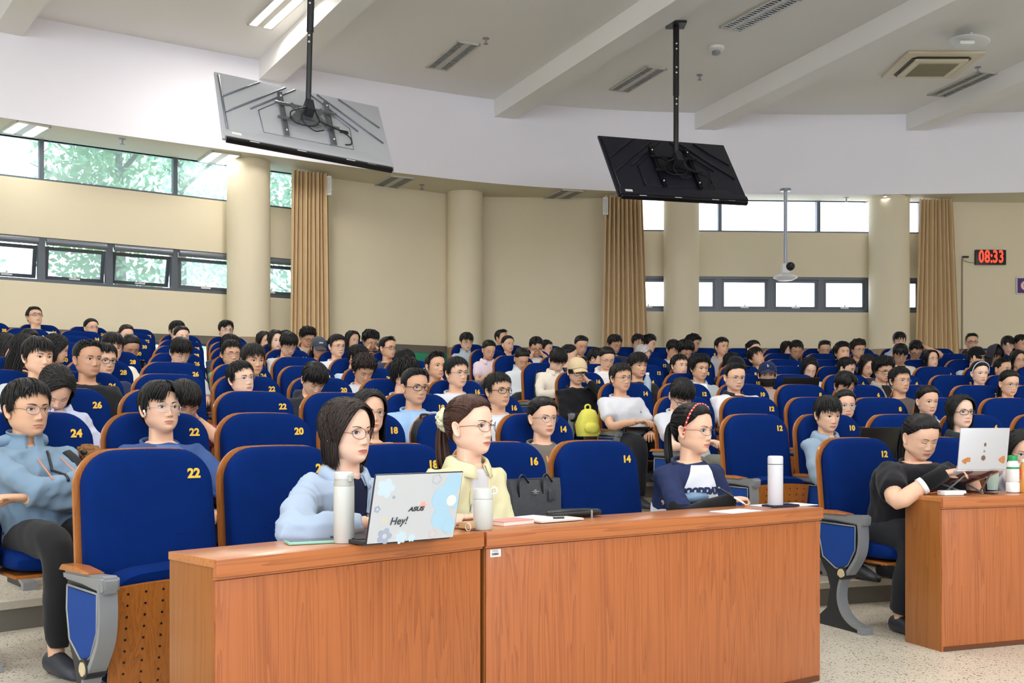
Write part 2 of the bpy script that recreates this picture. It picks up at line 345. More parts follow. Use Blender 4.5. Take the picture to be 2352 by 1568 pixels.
# windows
nwin = [0]
def rect_frame(b, W0, D, u0, u1, z0, z1, w, t, off, mi=0):
    slab(b, W0, D, u0, u1, z0, z0+w, t, off, mi); slab(b, W0, D, u0, u1, z1-w, z1, t, off, mi)
    slab(b, W0, D, u0, u0+w, z0+w, z1-w, t, off, mi); slab(b, W0, D, u1-w, u1, z0+w, z1-w, t, off, mi)
def window(W0, D, u0, u1, z0, z1, kind, glass, tilt=0., roller=True):
    nwin[0] += 1; nm = 'window_%d' % nwin[0]; N = np.array([-D[1], D[0]])
    b = MB(); rect_frame(b, W0, D, u0, u1, z0, z1, .03 if kind == 'fixed' else .045, .12, .03)
    wo = struct(nm, b, M_frame, label=None)
    side = 'left wall' if W0 is LW0 else 'back wall'
    if kind == 'fixed':
        b = MB(); slab(b, W0, D, u0+.03, u1-.03, z0+.03, z1, .006, .09); struct('pane', b, glass, wo)
        wo['label'] = 'wide fixed strip window under the ceiling of the %s' % side
    else:
        zt = z1-.045
        if roller:
            b = MB(); c0 = W0+D*(u0+.05)-N*.02; c1 = W0+D*(u1-.05)-N*.02
            b.cyl((*c0, z1-.06), (*c1, z1-.06), .045, 14); struct('roller_screen', b, mat('grey_roller', (120, 126, 136), .35, metal=.4), wo, smooth=40); zt = z1-.11
        # sash hinged at the top, opened outwards
        L = zt-(z0+.05); st = math.sin(tilt); ct = math.cos(tilt); w_ = .05
        def sp(u, v, e): q = W0+D*u+N*(.06+v*st+e*ct); return (*q, zt-v*ct+e*st*.3)
        def sl(b, ua, ub, va, vb, e0, e1):
            V = [sp(ua, va, e0), sp(ub, va, e0), sp(ub, vb, e0), sp(ua, vb, e0), sp(ua, va, e1), sp(ub, va, e1), sp(ub, vb, e1), sp(ua, vb, e1)]
            b.add(V, [(0, 1, 2, 3), (4, 7, 6, 5), (0, 4, 5, 1), (2, 6, 7, 3), (1, 5, 6, 2), (0, 3, 7, 4)])
        ua, ub = u0+.05, u1-.05; b = MB()
        sl(b, ua, ub, 0, w_, 0, .04); sl(b, ua, ub, L-w_, L, 0, .04); sl(b, ua, ua+w_, w_, L-w_, 0, .04); sl(b, ub-w_, ub, w_, L-w_, 0, .04)
        struct('sash', b, mat('sash_grey', (84, 88, 94), .4, metal=.3), wo)
        b = MB(); sl(b, ua+w_, ub-w_, w_, L-w_, .015, .021); struct('pane', b, glass, wo)
        um = (ua+ub)/2; b = MB(); sl(b, um-.07, um+.07, L-w_*.8, L-w_*.35, -.02, 0); sl(b, um-.012, um+.012, L-w_*1.6, L-w_*.6, -.03, -.005)
        struct('handle', b, M_white, wo); wo['label'] = 'grey framed awning window in the lower strip of the %s' % side
    return wo
edl = [-260, -60, 97, 253, 403, 545, 700]
for i in range(6): window(LW0, LD, UL(edl[i]), UL(edl[i+1]), ZL0, ZL1, 'awning', M_glass_h, tilt=[.3, .3, .22, .3, .0, .0][i])
edu = [-220, 97, 405, 700]
for i in range(3): window(LW0, LD, UL(edu[i]), UL(edu[i+1]), ZU0, 4.96, 'fixed', M_glass_h)
edr = [1440, 1540, 1652, 1772, 1887, 1997, 2120]
for i in range(6): window(RW0, RD, UR(edr[i]), UR(edr[i+1]), ZL0, ZL1, 'awning', M_glass_f, roller=False)
edr = [1440, 1655, 1882, 2120]
for i in range(3): window(RW0, RD, UR(edr[i]), UR(edr[i+1]), ZU0, 4.96, 'fixed', M_glass_f)
for (W0, D, ua, ub, g) in [(LW0, LD, -4., UL(700), M_glass_h), (RW0, RD, UR(1440), UR(2120), M_glass_f)]:
    k = max(2, int((ub-ua)/1.4)); us = np.linspace(ua, ub, k+1)
    for i in range(k): window(W0, D, us[i], us[i+1], 1.25, ZB0, 'fixed', g)['label'] = 'low floor-level window behind the last row'
# trees outside the left windows
def tree(x, y, h, rad, seed, label, lc):
    rs = np.random.RandomState(seed); t = thing('tree', label, 'tree', (x, y, 0), group='trees outside the left windows')
    b = MB(); b.tube([(0, 0, 0), (.1, .05, h*.4), (0, .2, h*.8)], [.16, .12, .06], 10)
    for k in range(7):
        a = k*2.4; z = h*(.35+.07*k); b.tube([(0, .05, z), (math.cos(a)*rad*.5, math.sin(a)*rad*.5, z+.5), (math.cos(a)*rad*.9, math.sin(a)*rad*.9, z+.8)], [.06, .035, .012], 6)
    obj('trunk', b, mat('bark', (96, 84, 70), .9), t, smooth=True)
    n = 4600; ph = rs.uniform(0, 2*PI, n); ct = rs.uniform(-1, 1, n); q = rs.uniform(.3, 1, n)**.5
    cl = rs.randint(0, 26, n); cc = rs.normal(0, 1, (26, 3)); cc /= np.linalg.norm(cc, axis=1)[:, None]; cc *= rs.uniform(.35, .95, (26, 1))
    st = np.sqrt(1-ct**2); loc = np.stack([st*np.cos(ph), st*np.sin(ph), ct], 1)*q[:, None]*.42+cc[cl]
    loc = loc*np.array([rad, rad, h*.34])+np.array([0, .1, h*.66])
    u = rs.normal(0, 1, (n, 3)); u /= np.linalg.norm(u, axis=1)[:, None]; v = np.cross(u, rs.normal(0, 1, (n, 3))); v /= np.linalg.norm(v, axis=1)[:, None]
    s = rs.uniform(.05, .1, (n, 1)); V = np.stack([loc-u*s, loc-v*s*.5, loc+u*s, loc+v*s*.5], 1).reshape(-1, 3)
    b = MB(); b.add(V, [(4*i, 4*i+1, 4*i+2, 4*i+3) for i in range(n)])
    f = obj('foliage', mesh_of(b, 'foliage', [lc], recalc=False), lc, t); f['kind'] = 'stuff'
lf1 = mat('leaf_green', (142, 176, 120), .6, noise=.3, nscale=3); lf2 = mat('leaf_pale', (170, 196, 160), .6, noise=.3, nscale=3)
for k, (x, y, h, rd, s, lb) in enumerate([(-15.2, 16.6, 8.2, 1.9, 1, 'leafy green tree outside, furthest left of the windows'), (-11.2, 18.6, 7.6, 1.75, 2, 'leafy tree outside the wide strip window at the far left'), (-7.6, 20.4, 8.2, 1.7, 3, 'pale leafy tree outside the left windows near the column'), (-4.1, 22.4, 7.8, 1.6, 4, 'leafy tree outside behind the left column'), (-13.4, 23.2, 9.2, 2.1, 5, 'taller tree further back outside the left windows'), (-8.2, 26.2, 9.6, 2.2, 6, 'tallest tree furthest back outside the left windows')]):
    tree(x, y, h, rd, s, lb, [lf1, lf2][k % 2])
# curtains
def curtain(px0, px1, W0, D, spread, seed, label, depth=.28):
    rs = np.random.RandomState(seed); u0, u1 = wall_u(px0, W0, D), wall_u(px1, W0, D); N = np.array([-D[1], D[0]])
    nu, nz = 150, 14; b = MB(); rows = []
    ph = np.cumsum(rs.uniform(.6, 1.4, nu)); ph = ph/ph[-1]*2*PI*9
    for iz in range(nz):
        t = iz/(nz-1); z = 4.9-t*3.3; row = []
        for iu in range(nu):
            s = iu/(nu-1); u = u0-spread*t*(1-s)*.6+(u1-u0)*s+spread*t*s
            o = .085*(1.0-.3*t)*math.sin(ph[iu]+.3*t*math.sin(iu*.1))+.02*math.sin(ph[iu]*.37+t*2)
            p = W0+D*u-N*(depth+.03+o); row.append((*p, z))
        rows.append(row)
    b.grid(rows); o = obj('curtain', b, M_curt, None, smooth=True); tag(o, label, 'curtain'); return o
curtain(650, 733, LW0, LD, .06, 1, 'pleated tan curtain beside the left column')
curtain(1383, 1468, RW0, RD, .12, 2, 'pleated tan curtain at the left edge of the right window bay')
curtain(2092, 2168, RW0, RD, .16, 3, 'pleated tan curtain beside the digital clock wall')
# speakers on the wall by the curtains
for (px, W0, D, lb) in [(735, LW0, LD, 'small white wall speaker above left by the first curtain'), (1384, RW0, RD, 'small white wall speaker beside the middle curtain')]:
    u = wall_u(px, W0, D); c = W0+D*u-np.array([-D[1], D[0]])*.34; t = thing('wall_speaker', lb, 'speaker', (c[0], c[1], 4.72))
    b = MB(); b.box((0, 0, 0), (.09, .12, .3)); obj('housing', b, M_white, t, bevel=.015)
    b = MB(); b.box((0, -.062, 0), (.06, .01, .24)); obj('grille', b, mat('pale_grille', (205, 205, 205), .6), t)
    b = MB(); b.box((0, .2, 0), (.03, .3, .03)); obj('bracket', b, M_white, t)

# ---------------------------------------------------------------- ceiling lamps
def lamp(x, y, z, ang, L=1.2, W=.34, lit=False, label='', grp=None, power=None):
    t = thing('ceiling_lamp', label, 'lamp', (x, y, z), math.radians(ang), grp)
    b = MB(); fr = .02
    for sx in (-1, 1): b.box((sx*(W/2-fr/2), 0, -.012), (fr, L, .024))
    for sy in (-1, 1): b.box((0, sy*(L/2-fr/2), -.012), (W, fr, .024))
    b.box((0, 0, -.008), (W*.26, L-.02, .018)); obj('frame', b, mat('lamp_frame', (198, 196, 186), .5), t)
    for sx in (-1, 1):
        cx = sx*W*.28; cw = W*.30
        if lit:
            b = MB(); b.box((cx, 0, -.014), (cw*.92, L-.06, .02)); obj('lit_tube', b, M_tube, t, bevel=.006)
        else:
            b = MB(); b.box((cx, 0, -.004), (cw, L-.05, .006)); obj('reflector', b, M_lgap, t)
            b = MB(); n = int(L/.06)
            for k in range(n): b.box((cx, -L/2+.05+k*(L-.1)/(n-1), -.013), (cw, .014, .018))
            b.box((cx-cw/2, 0, -.013), (.006, L-.06, .02)); b.box((cx+cw/2, 0, -.013), (.006, L-.06, .02))
            obj('louvre', b, M_louvre, t)
    if power: area((x, y, z-.06), W, L, math.radians(ang), power)
def lampat(e1, e2, z, **k):
    a = PZ(*e1, z); c = PZ(*e2, z); d = c-a; m = (a+c)/2; lamp(m.x, m.y, z, -math.degrees(math.atan2(d.x, d.y)), **k)
G1 = 'unlit louvred lamps in the high ceiling'; G2 = 'lamps in the lower ceiling strip'
lampat((1003, 156), (1076, 97), ZC, label='unlit louvred ceiling lamp left of the middle beam', grp=G1)
lampat((1425, 205), (1505, 156), ZC, label='unlit louvred ceiling lamp right of the middle beam', grp=G1)
lampat((1682, 62), (1812, -6), ZC, label='unlit louvred ceiling lamp at the top edge right of the second television pole', grp=G1)
lampat((2158, 215), (2262, 168), ZC, label='unlit louvred ceiling lamp beside the air conditioner', grp=G1)
lampat((598, 58), (670, -10), ZC, lit=True, label='lit twin tube ceiling lamp by the first television pole', power=LAMP_POWER)
lampat((40, 306), (78, 283), ZS, L=.66, W=.42, lit=True, label='lit twin tube lamp in the lower strip at the far left', grp=G2, power=LAMP_POWER*.07)
lampat((487, 372), (520, 350), ZS, L=.7, W=.42, lit=True, label='lit twin tube lamp in the lower strip beside the left column', grp=G2, power=LAMP_POWER*.05)
lampat((885, 427), (925, 405), ZS, L=.8, W=.42, label='unlit lamp in the lower strip under the first television', grp=G2)
lampat((1275, 455), (1312, 437), ZS, L=.8, W=.42, label='unlit lamp in the lower strip left of the second television', grp=G2)
lampat((2020, 462), (2045, 452), ZS, L=.7, W=.42, lit=True, label='lit lamp in the lower strip above the right column', grp=G2, power=LAMP_POWER*.1)
lampat((-2, 30), (20, 0), ZC, label='unlit louvred ceiling lamp at the top left corner', grp=G1)
# the hall's remaining lamps, over the stage and the front rows (out of the frame)
for k, (x, y) in enumerate([(-3.5, 8.5), (0, 7.5), (3.5, 8.5), (-3, 3), (1, 2.5), (5, 3.5), (8.5, 8), (-1, -2.5), (3.5, -2), (8, -.5), (-6, .5), (-7.5, 6)]):
    lamp(x, y, ZC, -25, lit=True, label='lit twin tube ceiling lamp out of frame above the front of the hall', grp='lit lamps above the front of the hall', power=LAMP_POWER)
# ---------------------------------------------------------------- hanging televisions
def television(C, yaw, pit, rol, polepx, dark, label, zt):
    W, H = 1.876, 1.074
    t = thing('hanging_television', label, 'television', C)
    R = np.array(Matrix.Rotation(yaw, 3, 'Z')@Matrix.Rotation(pit, 3, 'X')@Matrix.Rotation(rol, 3, 'Y'))
    body = mat('tv_dark_back', (30, 31, 44), .42, metal=.2) if dark else mat('tv_back_reflection_tone', (206, 210, 218), .42, metal=.5)  # same type of set: paler tone paints reflected light onto the left one
    ridge = mat('tv_dark_ridge', (20, 20, 30), .4) if dark else mat('tv_ridge_reflection_tone', (120, 125, 134), .3, metal=.5)  # ridges lightened to match the painted-in reflection
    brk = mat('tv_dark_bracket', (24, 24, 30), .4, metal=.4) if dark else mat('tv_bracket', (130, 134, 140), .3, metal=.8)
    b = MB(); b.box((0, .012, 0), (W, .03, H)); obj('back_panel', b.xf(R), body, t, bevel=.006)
    b = MB(); b.box((0, .03, 0), (W-.03, .008, H-.03)); obj('screen', b.xf(R), M_black, t)
    b = MB(); b.prism([(-W/2+.02, -H/2), (W/2-.02, -H/2), (W/2-.02, -H/2+.07), (W/2-.22, -H/2+.085), (W/2-.3, -H/2+.16), (-W/2+.42, -H/2+.16), (-W/2+.34, -H/2+.11), (-W/2+.02, -H/2+.1)], 1, -.045, .0)
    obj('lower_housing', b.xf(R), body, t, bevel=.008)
    b = MB(); b.box((0, -.01, -H/2-.022), (W-.06, .06, .04)); obj('speaker_bar', b.xf(R), M_black, t, bevel=.012)
    for x in (-.62, -.12, .42, .66):
        b = MB(); b.box((x, -.042, -H/2-.02), (.1, .004, .008)); obj('vent_slot', b.xf(R), M_white if x < .6 else M_grey, t)
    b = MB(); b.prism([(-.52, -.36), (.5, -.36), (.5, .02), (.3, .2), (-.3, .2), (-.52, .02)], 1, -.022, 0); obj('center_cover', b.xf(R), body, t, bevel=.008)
    def bar(nm, pts, r=.009, m=ridge, y=-.012):
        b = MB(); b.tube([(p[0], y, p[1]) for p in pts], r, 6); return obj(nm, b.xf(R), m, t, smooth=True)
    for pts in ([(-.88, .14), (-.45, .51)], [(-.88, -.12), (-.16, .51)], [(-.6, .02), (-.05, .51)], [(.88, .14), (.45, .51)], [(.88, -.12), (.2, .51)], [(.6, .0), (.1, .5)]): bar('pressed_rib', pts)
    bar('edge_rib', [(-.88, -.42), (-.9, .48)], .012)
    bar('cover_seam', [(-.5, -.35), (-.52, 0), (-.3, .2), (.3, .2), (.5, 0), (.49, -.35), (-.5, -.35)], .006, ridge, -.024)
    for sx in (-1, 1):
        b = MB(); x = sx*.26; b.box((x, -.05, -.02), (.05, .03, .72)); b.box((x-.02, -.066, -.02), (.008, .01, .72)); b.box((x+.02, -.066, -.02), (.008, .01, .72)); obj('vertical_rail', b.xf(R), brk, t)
        for z in (-.3, -.12, .12, .26):
            b = MB(); b.sphere((x, -.075, z), .011, 8, 6); obj('bolt', b.xf(R), M_white, t, smooth=True)
    for z in (.12, -.12):
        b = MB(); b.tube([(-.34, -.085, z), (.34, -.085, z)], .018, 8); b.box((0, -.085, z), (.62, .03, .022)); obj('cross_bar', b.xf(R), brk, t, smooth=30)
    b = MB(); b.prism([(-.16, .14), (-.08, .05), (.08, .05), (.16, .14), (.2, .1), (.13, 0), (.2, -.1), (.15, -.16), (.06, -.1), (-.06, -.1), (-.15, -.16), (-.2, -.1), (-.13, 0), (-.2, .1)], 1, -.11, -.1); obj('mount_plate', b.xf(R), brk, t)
    b = MB(); b.box((0, -.16, .03), (.09, .12, .17)); obj('swivel_head', b.xf(R), M_dark, t, bevel=.012)
    ch = mat('tv_cable', (20, 20, 22), .5)
    for pts in ([(-.03, -.2, .0), (-.2, -.13, -.05), (-.18, -.12, -.2), (.0, -.14, -.24), (.1, -.14, -.12), (.02, -.2, .02)], [(.05, -.18, 0), (.1, -.15, -.14), (.3, -.09, -.14), (.46, -.05, -.18), (.47, -.04, -.28), (.4, -.03, -.3)], [(-.02, -.2, .02), (-.1, -.14, -.14), (.02, -.12, -.28), (.15, -.1, -.22)]):
        b = MB(); b.tube(catmull(pts, 6), .007, 6); obj('cable', b.xf(R), ch, t, smooth=True)
    b = MB(); b.box((-.8, -.048, -H/2+.05), (.1, .004, .035)); obj('label_sticker', b.xf(R), M_white, t)
    b = MB(); b.box((.42, -.026, -.08), (.1, .004, .05)); obj('port_recess', b.xf(R), M_black, t)
    # pole, vertical in the room
    h = Vector(R@np.array([0, -.16, .1])); top = Vector((polepx[0]-C[0]*0, 0, 0))
    tp = Vector(((polepx[0]-1176)/F*(C[1]+h.y), h.y+0, 0)); topx = tp.x-C[0]
    b = MB(); b.cyl((h.x, h.y, h.z), (topx, h.y, zt-C[2]), .03 if not dark else .034, 12); obj('pole', b, M_dark if not dark else M_black, t, smooth=40)
    b = MB(); k = (zt-C[2]); b.cyl((h.x+(topx-h.x)*.45, h.y, h.z+(k-h.z)*.45), (topx, h.y, k), .04, 12); obj('outer_sleeve', b, M_dark if not dark else M_black, t, smooth=40)
    for z in (.38, .42, .62, .66, .8, .84):
        b = MB(); q = z; b.sphere((h.x+(topx-h.x)*q-.0, h.y-.042, h.z+(k-h.z)*q), .012, 8, 6); obj('pole_bolt', b, M_white, t, smooth=True)
    b = MB(); b.box((topx, h.y, k-.015), (.24, .24, .03)); obj('ceiling_plate', b, M_dark, t)
television((-2.246, 11.59, 4.371), .539, -.63, .08, (717, 0), False, 'television, back painted grey for reflected light, hanging by a long pole at the left', ZC)
television((2.11, 13.95, 4.403), .332, -.586, -.023, (1553, 52), True, 'dark-backed television hanging from a black pole at the right', ZC)

# ---------------------------------------------------------------- small fixtures on ceiling and walls
t = thing('air_conditioner', 'square white cassette air conditioner in the ceiling at upper right', 'air conditioner', (6.08, 15.45, ZC))
b = MB(); b.box((0, 0, -.02), (1.1, 1.1, .04)); obj('panel', b, mat('ac_ivory', (222, 212, 186), .45), t, bevel=.015)
b = MB(); b.loft([[(x*.42, y*.42, -.04) for x, y in [(1, .86), (.86, 1), (-.86, 1), (-1, .86), (-1, -.86), (-.86, -1), (.86, -1), (1, -.86)]], [(x*.42, y*.42, -.055) for x, y in [(1, .86), (.86, 1), (-.86, 1), (-1, .86), (-1, -.86), (-.86, -1), (.86, -1), (1, -.86)]]]); obj('air_slot', b, M_black, t)
b = MB(); b.box((0, 0, -.07), (.76, .76, .04)); obj('intake_frame', b, mat('ac_ivory'), t, bevel=.02)
b = MB(); b.box((0, 0, -.093), (.56, .56, .006))
for k in range(18): b.box((0, -.26+k*.0305, -.098), (.56, .008, .006))
obj('intake_grille', b, mat('ac_grille', (150, 142, 116), .6), t)
t = thing('smoke_detector', 'small white smoke detector on the ceiling left of the air conditioner', 'detector', PZ(1645, 108, ZC))
b = MB(); b.lathe([(.11, 0), (.11, -.04), (.07, -.06)], seg=20); obj('base', b, M_white, t, smooth=40); b = MB(); b.lathe([(.06, -.06), (.06, -.1), (.03, -.115)], seg=16); obj('sensor', b, M_grey, t, smooth=40)
for (px, py, z, lb) in [(1116, 88, ZC, 'brass ceiling sprinkler beside the lamp left of the middle beam'), (1607, 172, ZC, 'ceiling sprinkler right of the second television pole'), (2246, 154, ZC, 'ceiling sprinkler beside the air conditioner'), (281, 319, ZS, 'sprinkler in the lower strip above the left windows'), (969, 424, ZS, 'sprinkler in the lower strip right of the first television'), (1944, 454, ZS, 'sprinkler in the lower strip above the right windows')]:
    t = thing('sprinkler', lb, 'sprinkler', PZ(px, py, z), group='ceiling sprinklers')
    b = MB(); b.lathe([(.045, 0), (.045, -.01)], seg=14); obj('rosette', b, M_grey, t); b = MB(); b.cyl((0, 0, 0), (0, 0, -.07), .012, 8); obj('stem', b, M_grey, t); b = MB(); b.lathe([(.03, -.07), (.035, -.078)], seg=10); obj('deflector', b, M_grey, t)
pz = PZ(2200, 100, ZC); t = thing('ceiling_speaker', 'white swivelling wireless unit under the ceiling above the air conditioner', 'speaker', (pz.x, pz.y-.4, ZC))
b = MB(); b.cyl((0, 0, 0), (0, 0, -.1), .03, 12); obj('stem', b, M_white, t)
b = MB(); b.lathe([(.0, -.085), (.2, -.09), (.26, -.11), (.24, -.13), (.0, -.14)], seg=28); obj('dish', b.xf(rot('Y', .12)), M_white, t, smooth=50)
b = MB(); b.box((-.12, -.1, -.19), (.2, .2, .05)); obj('head', b, M_white, t, bevel=.02)
# camera on a drop pole
X, Y = (1804-1176)/F*17.6, 17.6
t = thing('ceiling_camera', 'white conference camera on a drop pole before the right windows', 'camera', (X, Y, ZS))
zb = HC+(YH-632)/(F/Y)-ZS
b = MB(); b.cyl((0, 0, 0), (0, 0, zb+.05), .03, 14); obj('pole', b, mat('pale_pole', (176, 182, 196), .4, metal=.3), t, smooth=40)
b = MB(); b.lathe([(.09, 0), (.09, -.04)], seg=16); obj('flange', b, M_grey, t)
b = MB(); b.lathe([(.06, zb+.04), (.19, zb-.02), (.2, zb-.04), (.12, zb-.085), (.0, zb-.09)], seg=28); obj('tray', b, M_white, t, smooth=50)
b = MB(); b.box((-.02, -.07, zb+.1), (.12, .12, .16)); obj('yoke', b, M_white, t, bevel=.02)
b = MB(); b.sphere((.05, -.12, zb+.13), .075, 16, 10); obj('camera_head', b, M_black, t, smooth=True); b = MB(); b.cyl((.06, -.19, zb+.13), (.07, -.21, zb+.13), .035, 14); obj('lens', b, M_dark, t)
# digital clock, cable box, sign on the back wall
def wall_pt(px, py, off=.03):
    u = UR(px); q = RW0+RD*u-np.array([-RD[1], RD[0]])*off; return Vector((q[0], q[1], HC+(YH-py)*q[1]/F))
az = math.atan2(RD[1], RD[0])
c = wall_pt(2272.5, 591, .03); s_ = F/c.y; cw, chh = 71/s_, 34/s_
t = thing('digital_clock', 'black digital wall clock with red digits reading 08:33', 'clock', c, az)
b = MB(); b.box((0, 0, 0), (cw, .06, chh)); obj('housing', b, M_black, t, bevel=.004)
M_led = mat('red_led', (255, 60, 40), .5, emit=(255, 66, 46), es=1.6)
for k, (dx, ch_) in enumerate([(-.175, '0'), (-.07, '8'), (.005, ':'), (.075, '3'), (.18, '3')]):
    o = obj('digit', text_mesh(ch_, .27, .002, M_led, .006), M_led, t); o.data = o.data; o.rotation_euler = (PI/2, 0, 0); o.location = (dx+.0, -.034, 0); o.scale = (.72, 1.12, 1)
c = wall_pt(2213, 590, .03); t = thing('cable_box', 'small black box with a cable beside the digital clock', 'cable box', c, az)
b = MB(); b.box((.02, 0, 0), (.1, .05, .03)); obj('box', b, M_black, t)
b = MB(); b.tube([(-.02, .015, 0), (-.03, .015, -.06), (-.03, .015, -1.9)], .012, 6); obj('drop_cable', b, mat('cable_beige', (150, 136, 108), .6), t)
b = MB(); b.tube([(-.02, .015, -.05), (.08, .015, -.09), (.2, .015, -.1)], .006, 6); obj('clock_cable', b, mat('cable_beige'), t)
c = wall_pt(2368, 656, .02); s_ = F/c.y
t = thing('wall_sign', 'navy wall sign with a red-ringed white disc at the right edge', 'sign', c, az)
b = MB(); b.box((0, 0, 0), (72/s_, .02, 38/s_)); obj('board', b, mat('sign_border', (224, 214, 214), .4), t)
b = MB(); b.box((0, -.012, 0), (68/s_, .006, 34/s_)); obj('field', b, mat('sign_navy', (62, 50, 122), .4), t)
for (cx, r, mm, yy) in [(-16/s_, 12/s_, mat('sign_red', (206, 52, 60), .4), -.018), (-16/s_, 10.3/s_, mat('sign_white', (225, 215, 220), .4), -.022)]:
    b = MB(); b.prism([(cx+r*math.cos(a), r*math.sin(a)) for a in np.arange(28)*2*PI/28], 1, yy, -.012); obj('disc', b, mm, t)
b = MB(); cx = -16/s_; b.prism([(cx-.035, .03), (cx-.028, .03), (cx-.018, .0), (cx+.02, .0), (cx+.03, -.03), (cx+.02, -.03), (cx+.012, -.012), (cx-.018, -.012), (cx-.022, -.035), (cx-.03, -.035), (cx-.03, 0)], 1, -.026, -.02); obj('pictogram', b, mat('sign_brown', (96, 70, 60), .5), t)

# ---------------------------------------------------------------- chairs
def back_outline(w, h, rc, n=9, crown=.012, z0=0.):
    pts = [(-w, z0), (-w, h-rc)]
    pts += [(-w+rc-rc*math.cos(a), h-rc+rc*math.sin(a)) for a in np.linspace(0, PI/2, n)[1:]]
    pts += [(x, h) for x in np.linspace(-w+rc, w-rc, 6)[1:-1]]
    pts += [(w-rc+rc*math.sin(a), h-rc+rc*math.cos(a)) for a in np.linspace(0, PI/2, n)]
    pts += [(w, z0)]
    out = []
    for x, z in pts: out.append((x*(1.012-.045*(z/h)**2), z+crown*(1-(x/w)**2)*(z/h)**4))
    return np.array(out)
def recl(x, y, s, z0=.40, y0=.08, L=.63, zt=1.02):          # (across, thickness, along the backrest) -> chair space
    a = math.atan2(y0, zt-z0); xx = x; yy = y+.16*x*x
    return (xx, y0-s*math.sin(a)+yy*math.cos(a), z0+s*math.cos(a)+yy*math.sin(a))
def pad(b, out, ys, ins, c=(0, .32)):
    rings = []
    for y, i in zip(ys, ins):
        o = np.array(c)+(out-np.array(c))*np.array([1-i/.25, 1-i/.33]); rings.append([recl(p[0], y, p[1]) for p in o])
    b.loft(rings); return b
LB = .633
def chair_meshes():
    M = {}
    b = MB(); pad(b, back_outline(.262, LB, .125), [.004, -.014], [0, 0]); M['back_shell'] = (mesh_of(b, 'back_shell', [M_chw], 35), M_chw)
    b = MB(); pad(b, back_outline(.249, LB-.010, .118, z0=.0), [.004, .02, .03, .055, .072, .082, .088, .090], [.012, .008, 0, 0, .005, .016, .045, .13]); M['back_cushion'] = (mesh_of(b, 'back_cushion', [M_blue], 60), M_blue)
    b = MB()
    for s in (.20, .255, .31): b.tube([recl(x, .0895, s+.0) for x in np.linspace(-.11, .11, 7)], .0022, 5)
    b.tube([recl(x, .0835, z) for x, z in [(.196, .03), (.205, .3), (.20, .47), (.18, .54), (.13, .575), (0, .59), (-.12, .585)]], .002, 5)
    M['cushion_piping'] = (mesh_of(b, 'cushion_piping', [M_blue], True), M_blue)
    # folded seat: perforated board in front, cushion behind
    b = MB(); pts = []; nu = 9; y0, z0, y1, z1 = .255, .2, .315, .575
    rings = []
    for t in (0, 1):
        r = []
        for side in (0, 1):
            for k in range(nu):
                x = -.228+.456*k/(nu-1) if side == 0 else .228-.456*k/(nu-1); q = 0 if side == 0 else 1
                bow = .02*(1-(x/.228)**2); z = z0+(z1-z0)*q+bow*(.7 if q else .0); r.append((x, y0+(y1-y0)*q+bow+.014*t, z))
        rings.append(r)
    b.loft(rings); M['seat_board'] = (mesh_of(b, 'seat_board', [M_chw], 35), M_chw)
    b = MB()
    for i in range(7):
        for j in range(9):
            x = -.18+.06*i; q = .08+.84*j/8; bow = .02*(1-(x/.228)**2); c = (x, y0+(y1-y0)*q+bow+.0135, z0+(z1-z0)*q+bow*.7*q)
            b.cyl(c, (c[0], c[1]+.0016, c[2]-.0003), .0045, 6)
    M['ventilation_holes'] = (mesh_of(b, 'ventilation_holes', [M_black]), M_black)
    b = MB(); rings = []
    for y, e in [(.13, .03), (.15, .01), (.19, 0), (.24, .0), (.272, .004), (.288, .014)]:
        r = []; w = .232-e*.5
        for a in np.linspace(0, 2*PI, 28, endpoint=False):
            cx = abs(math.cos(a))**.35*math.copysign(1, math.cos(a)); cz = abs(math.sin(a))**.35*math.copysign(1, math.sin(a))
            zz = .41+cz*(.205-e); r.append((cx*w, y+(zz-.4)*.15+.012*(1-(cx)**2), zz+(.022*(1-cx*cx) if cz > 0 else 0)))
        rings.append(r)
    b.loft(rings); M['seat_cushion'] = (mesh_of(b, 'seat_cushion', [M_blue], 60), M_blue)
    b = MB(); rings = []
    for y, e in [(.10, .03), (.12, .012), (.2, 0), (.4, 0), (.5, .004), (.54, .014), (.56, .03)]:
        r = []; w = .232-e*.3
        for a in np.linspace(0, 2*PI, 24, endpoint=False):
            cx = abs(math.cos(a))**.3*math.copysign(1, math.cos(a)); cz = abs(math.sin(a))**.5*math.copysign(1, math.sin(a)); r.append((cx*w, y, .43+cz*(.045-e)+.012*cx*cx))
        rings.append(r)
    b.loft(rings); M['seat_down'] = (mesh_of(b, 'seat_cushion', [M_blue], 60), M_blue)
    b = MB(); b.box((0, .32, .38), (.45, .42, .014)); M['board_down'] = (mesh_of(b, 'seat_board', [M_chw]), M_chw)
    # stand between two seats
    b = MB(); b.prism([(.02, .60), (.40, .60), (.40, .44), (.30, .33), (.235, .26), (.225, .16), (.27, .08), (.43, .03), (.43, .0), (.0, .0), (.0, .03), (.1, .1), (.13, .22), (.1, .3), (.02, .4)], 0, -.011, .011)
    M['stand_plate'] = (mesh_of(b, 'stand_plate', [M_dark]), M_dark)
    b = MB(); b.prism([(.055, .575), (.365, .575), (.362, .46), (.3, .375), (.25, .345), (.19, .35), (.08, .40), (.05, .5)], 0, -.02, .02); M['side_panel'] = (mesh_of(b, 'side_panel', [M_blue2]), M_blue2)
    b = MB(); pp = [(.05, .582), (.37, .582), (.367, .455), (.305, .368), (.25, .338), (.19, .342), (.075, .395), (.043, .5), (.05, .582)]
    for sx in (-.02, .02): b.tube([(sx, p[0], p[1]) for p in pp], .0045, 5)
    M['panel_rim'] = (mesh_of(b, 'panel_rim', [M_grey], True), M_grey)
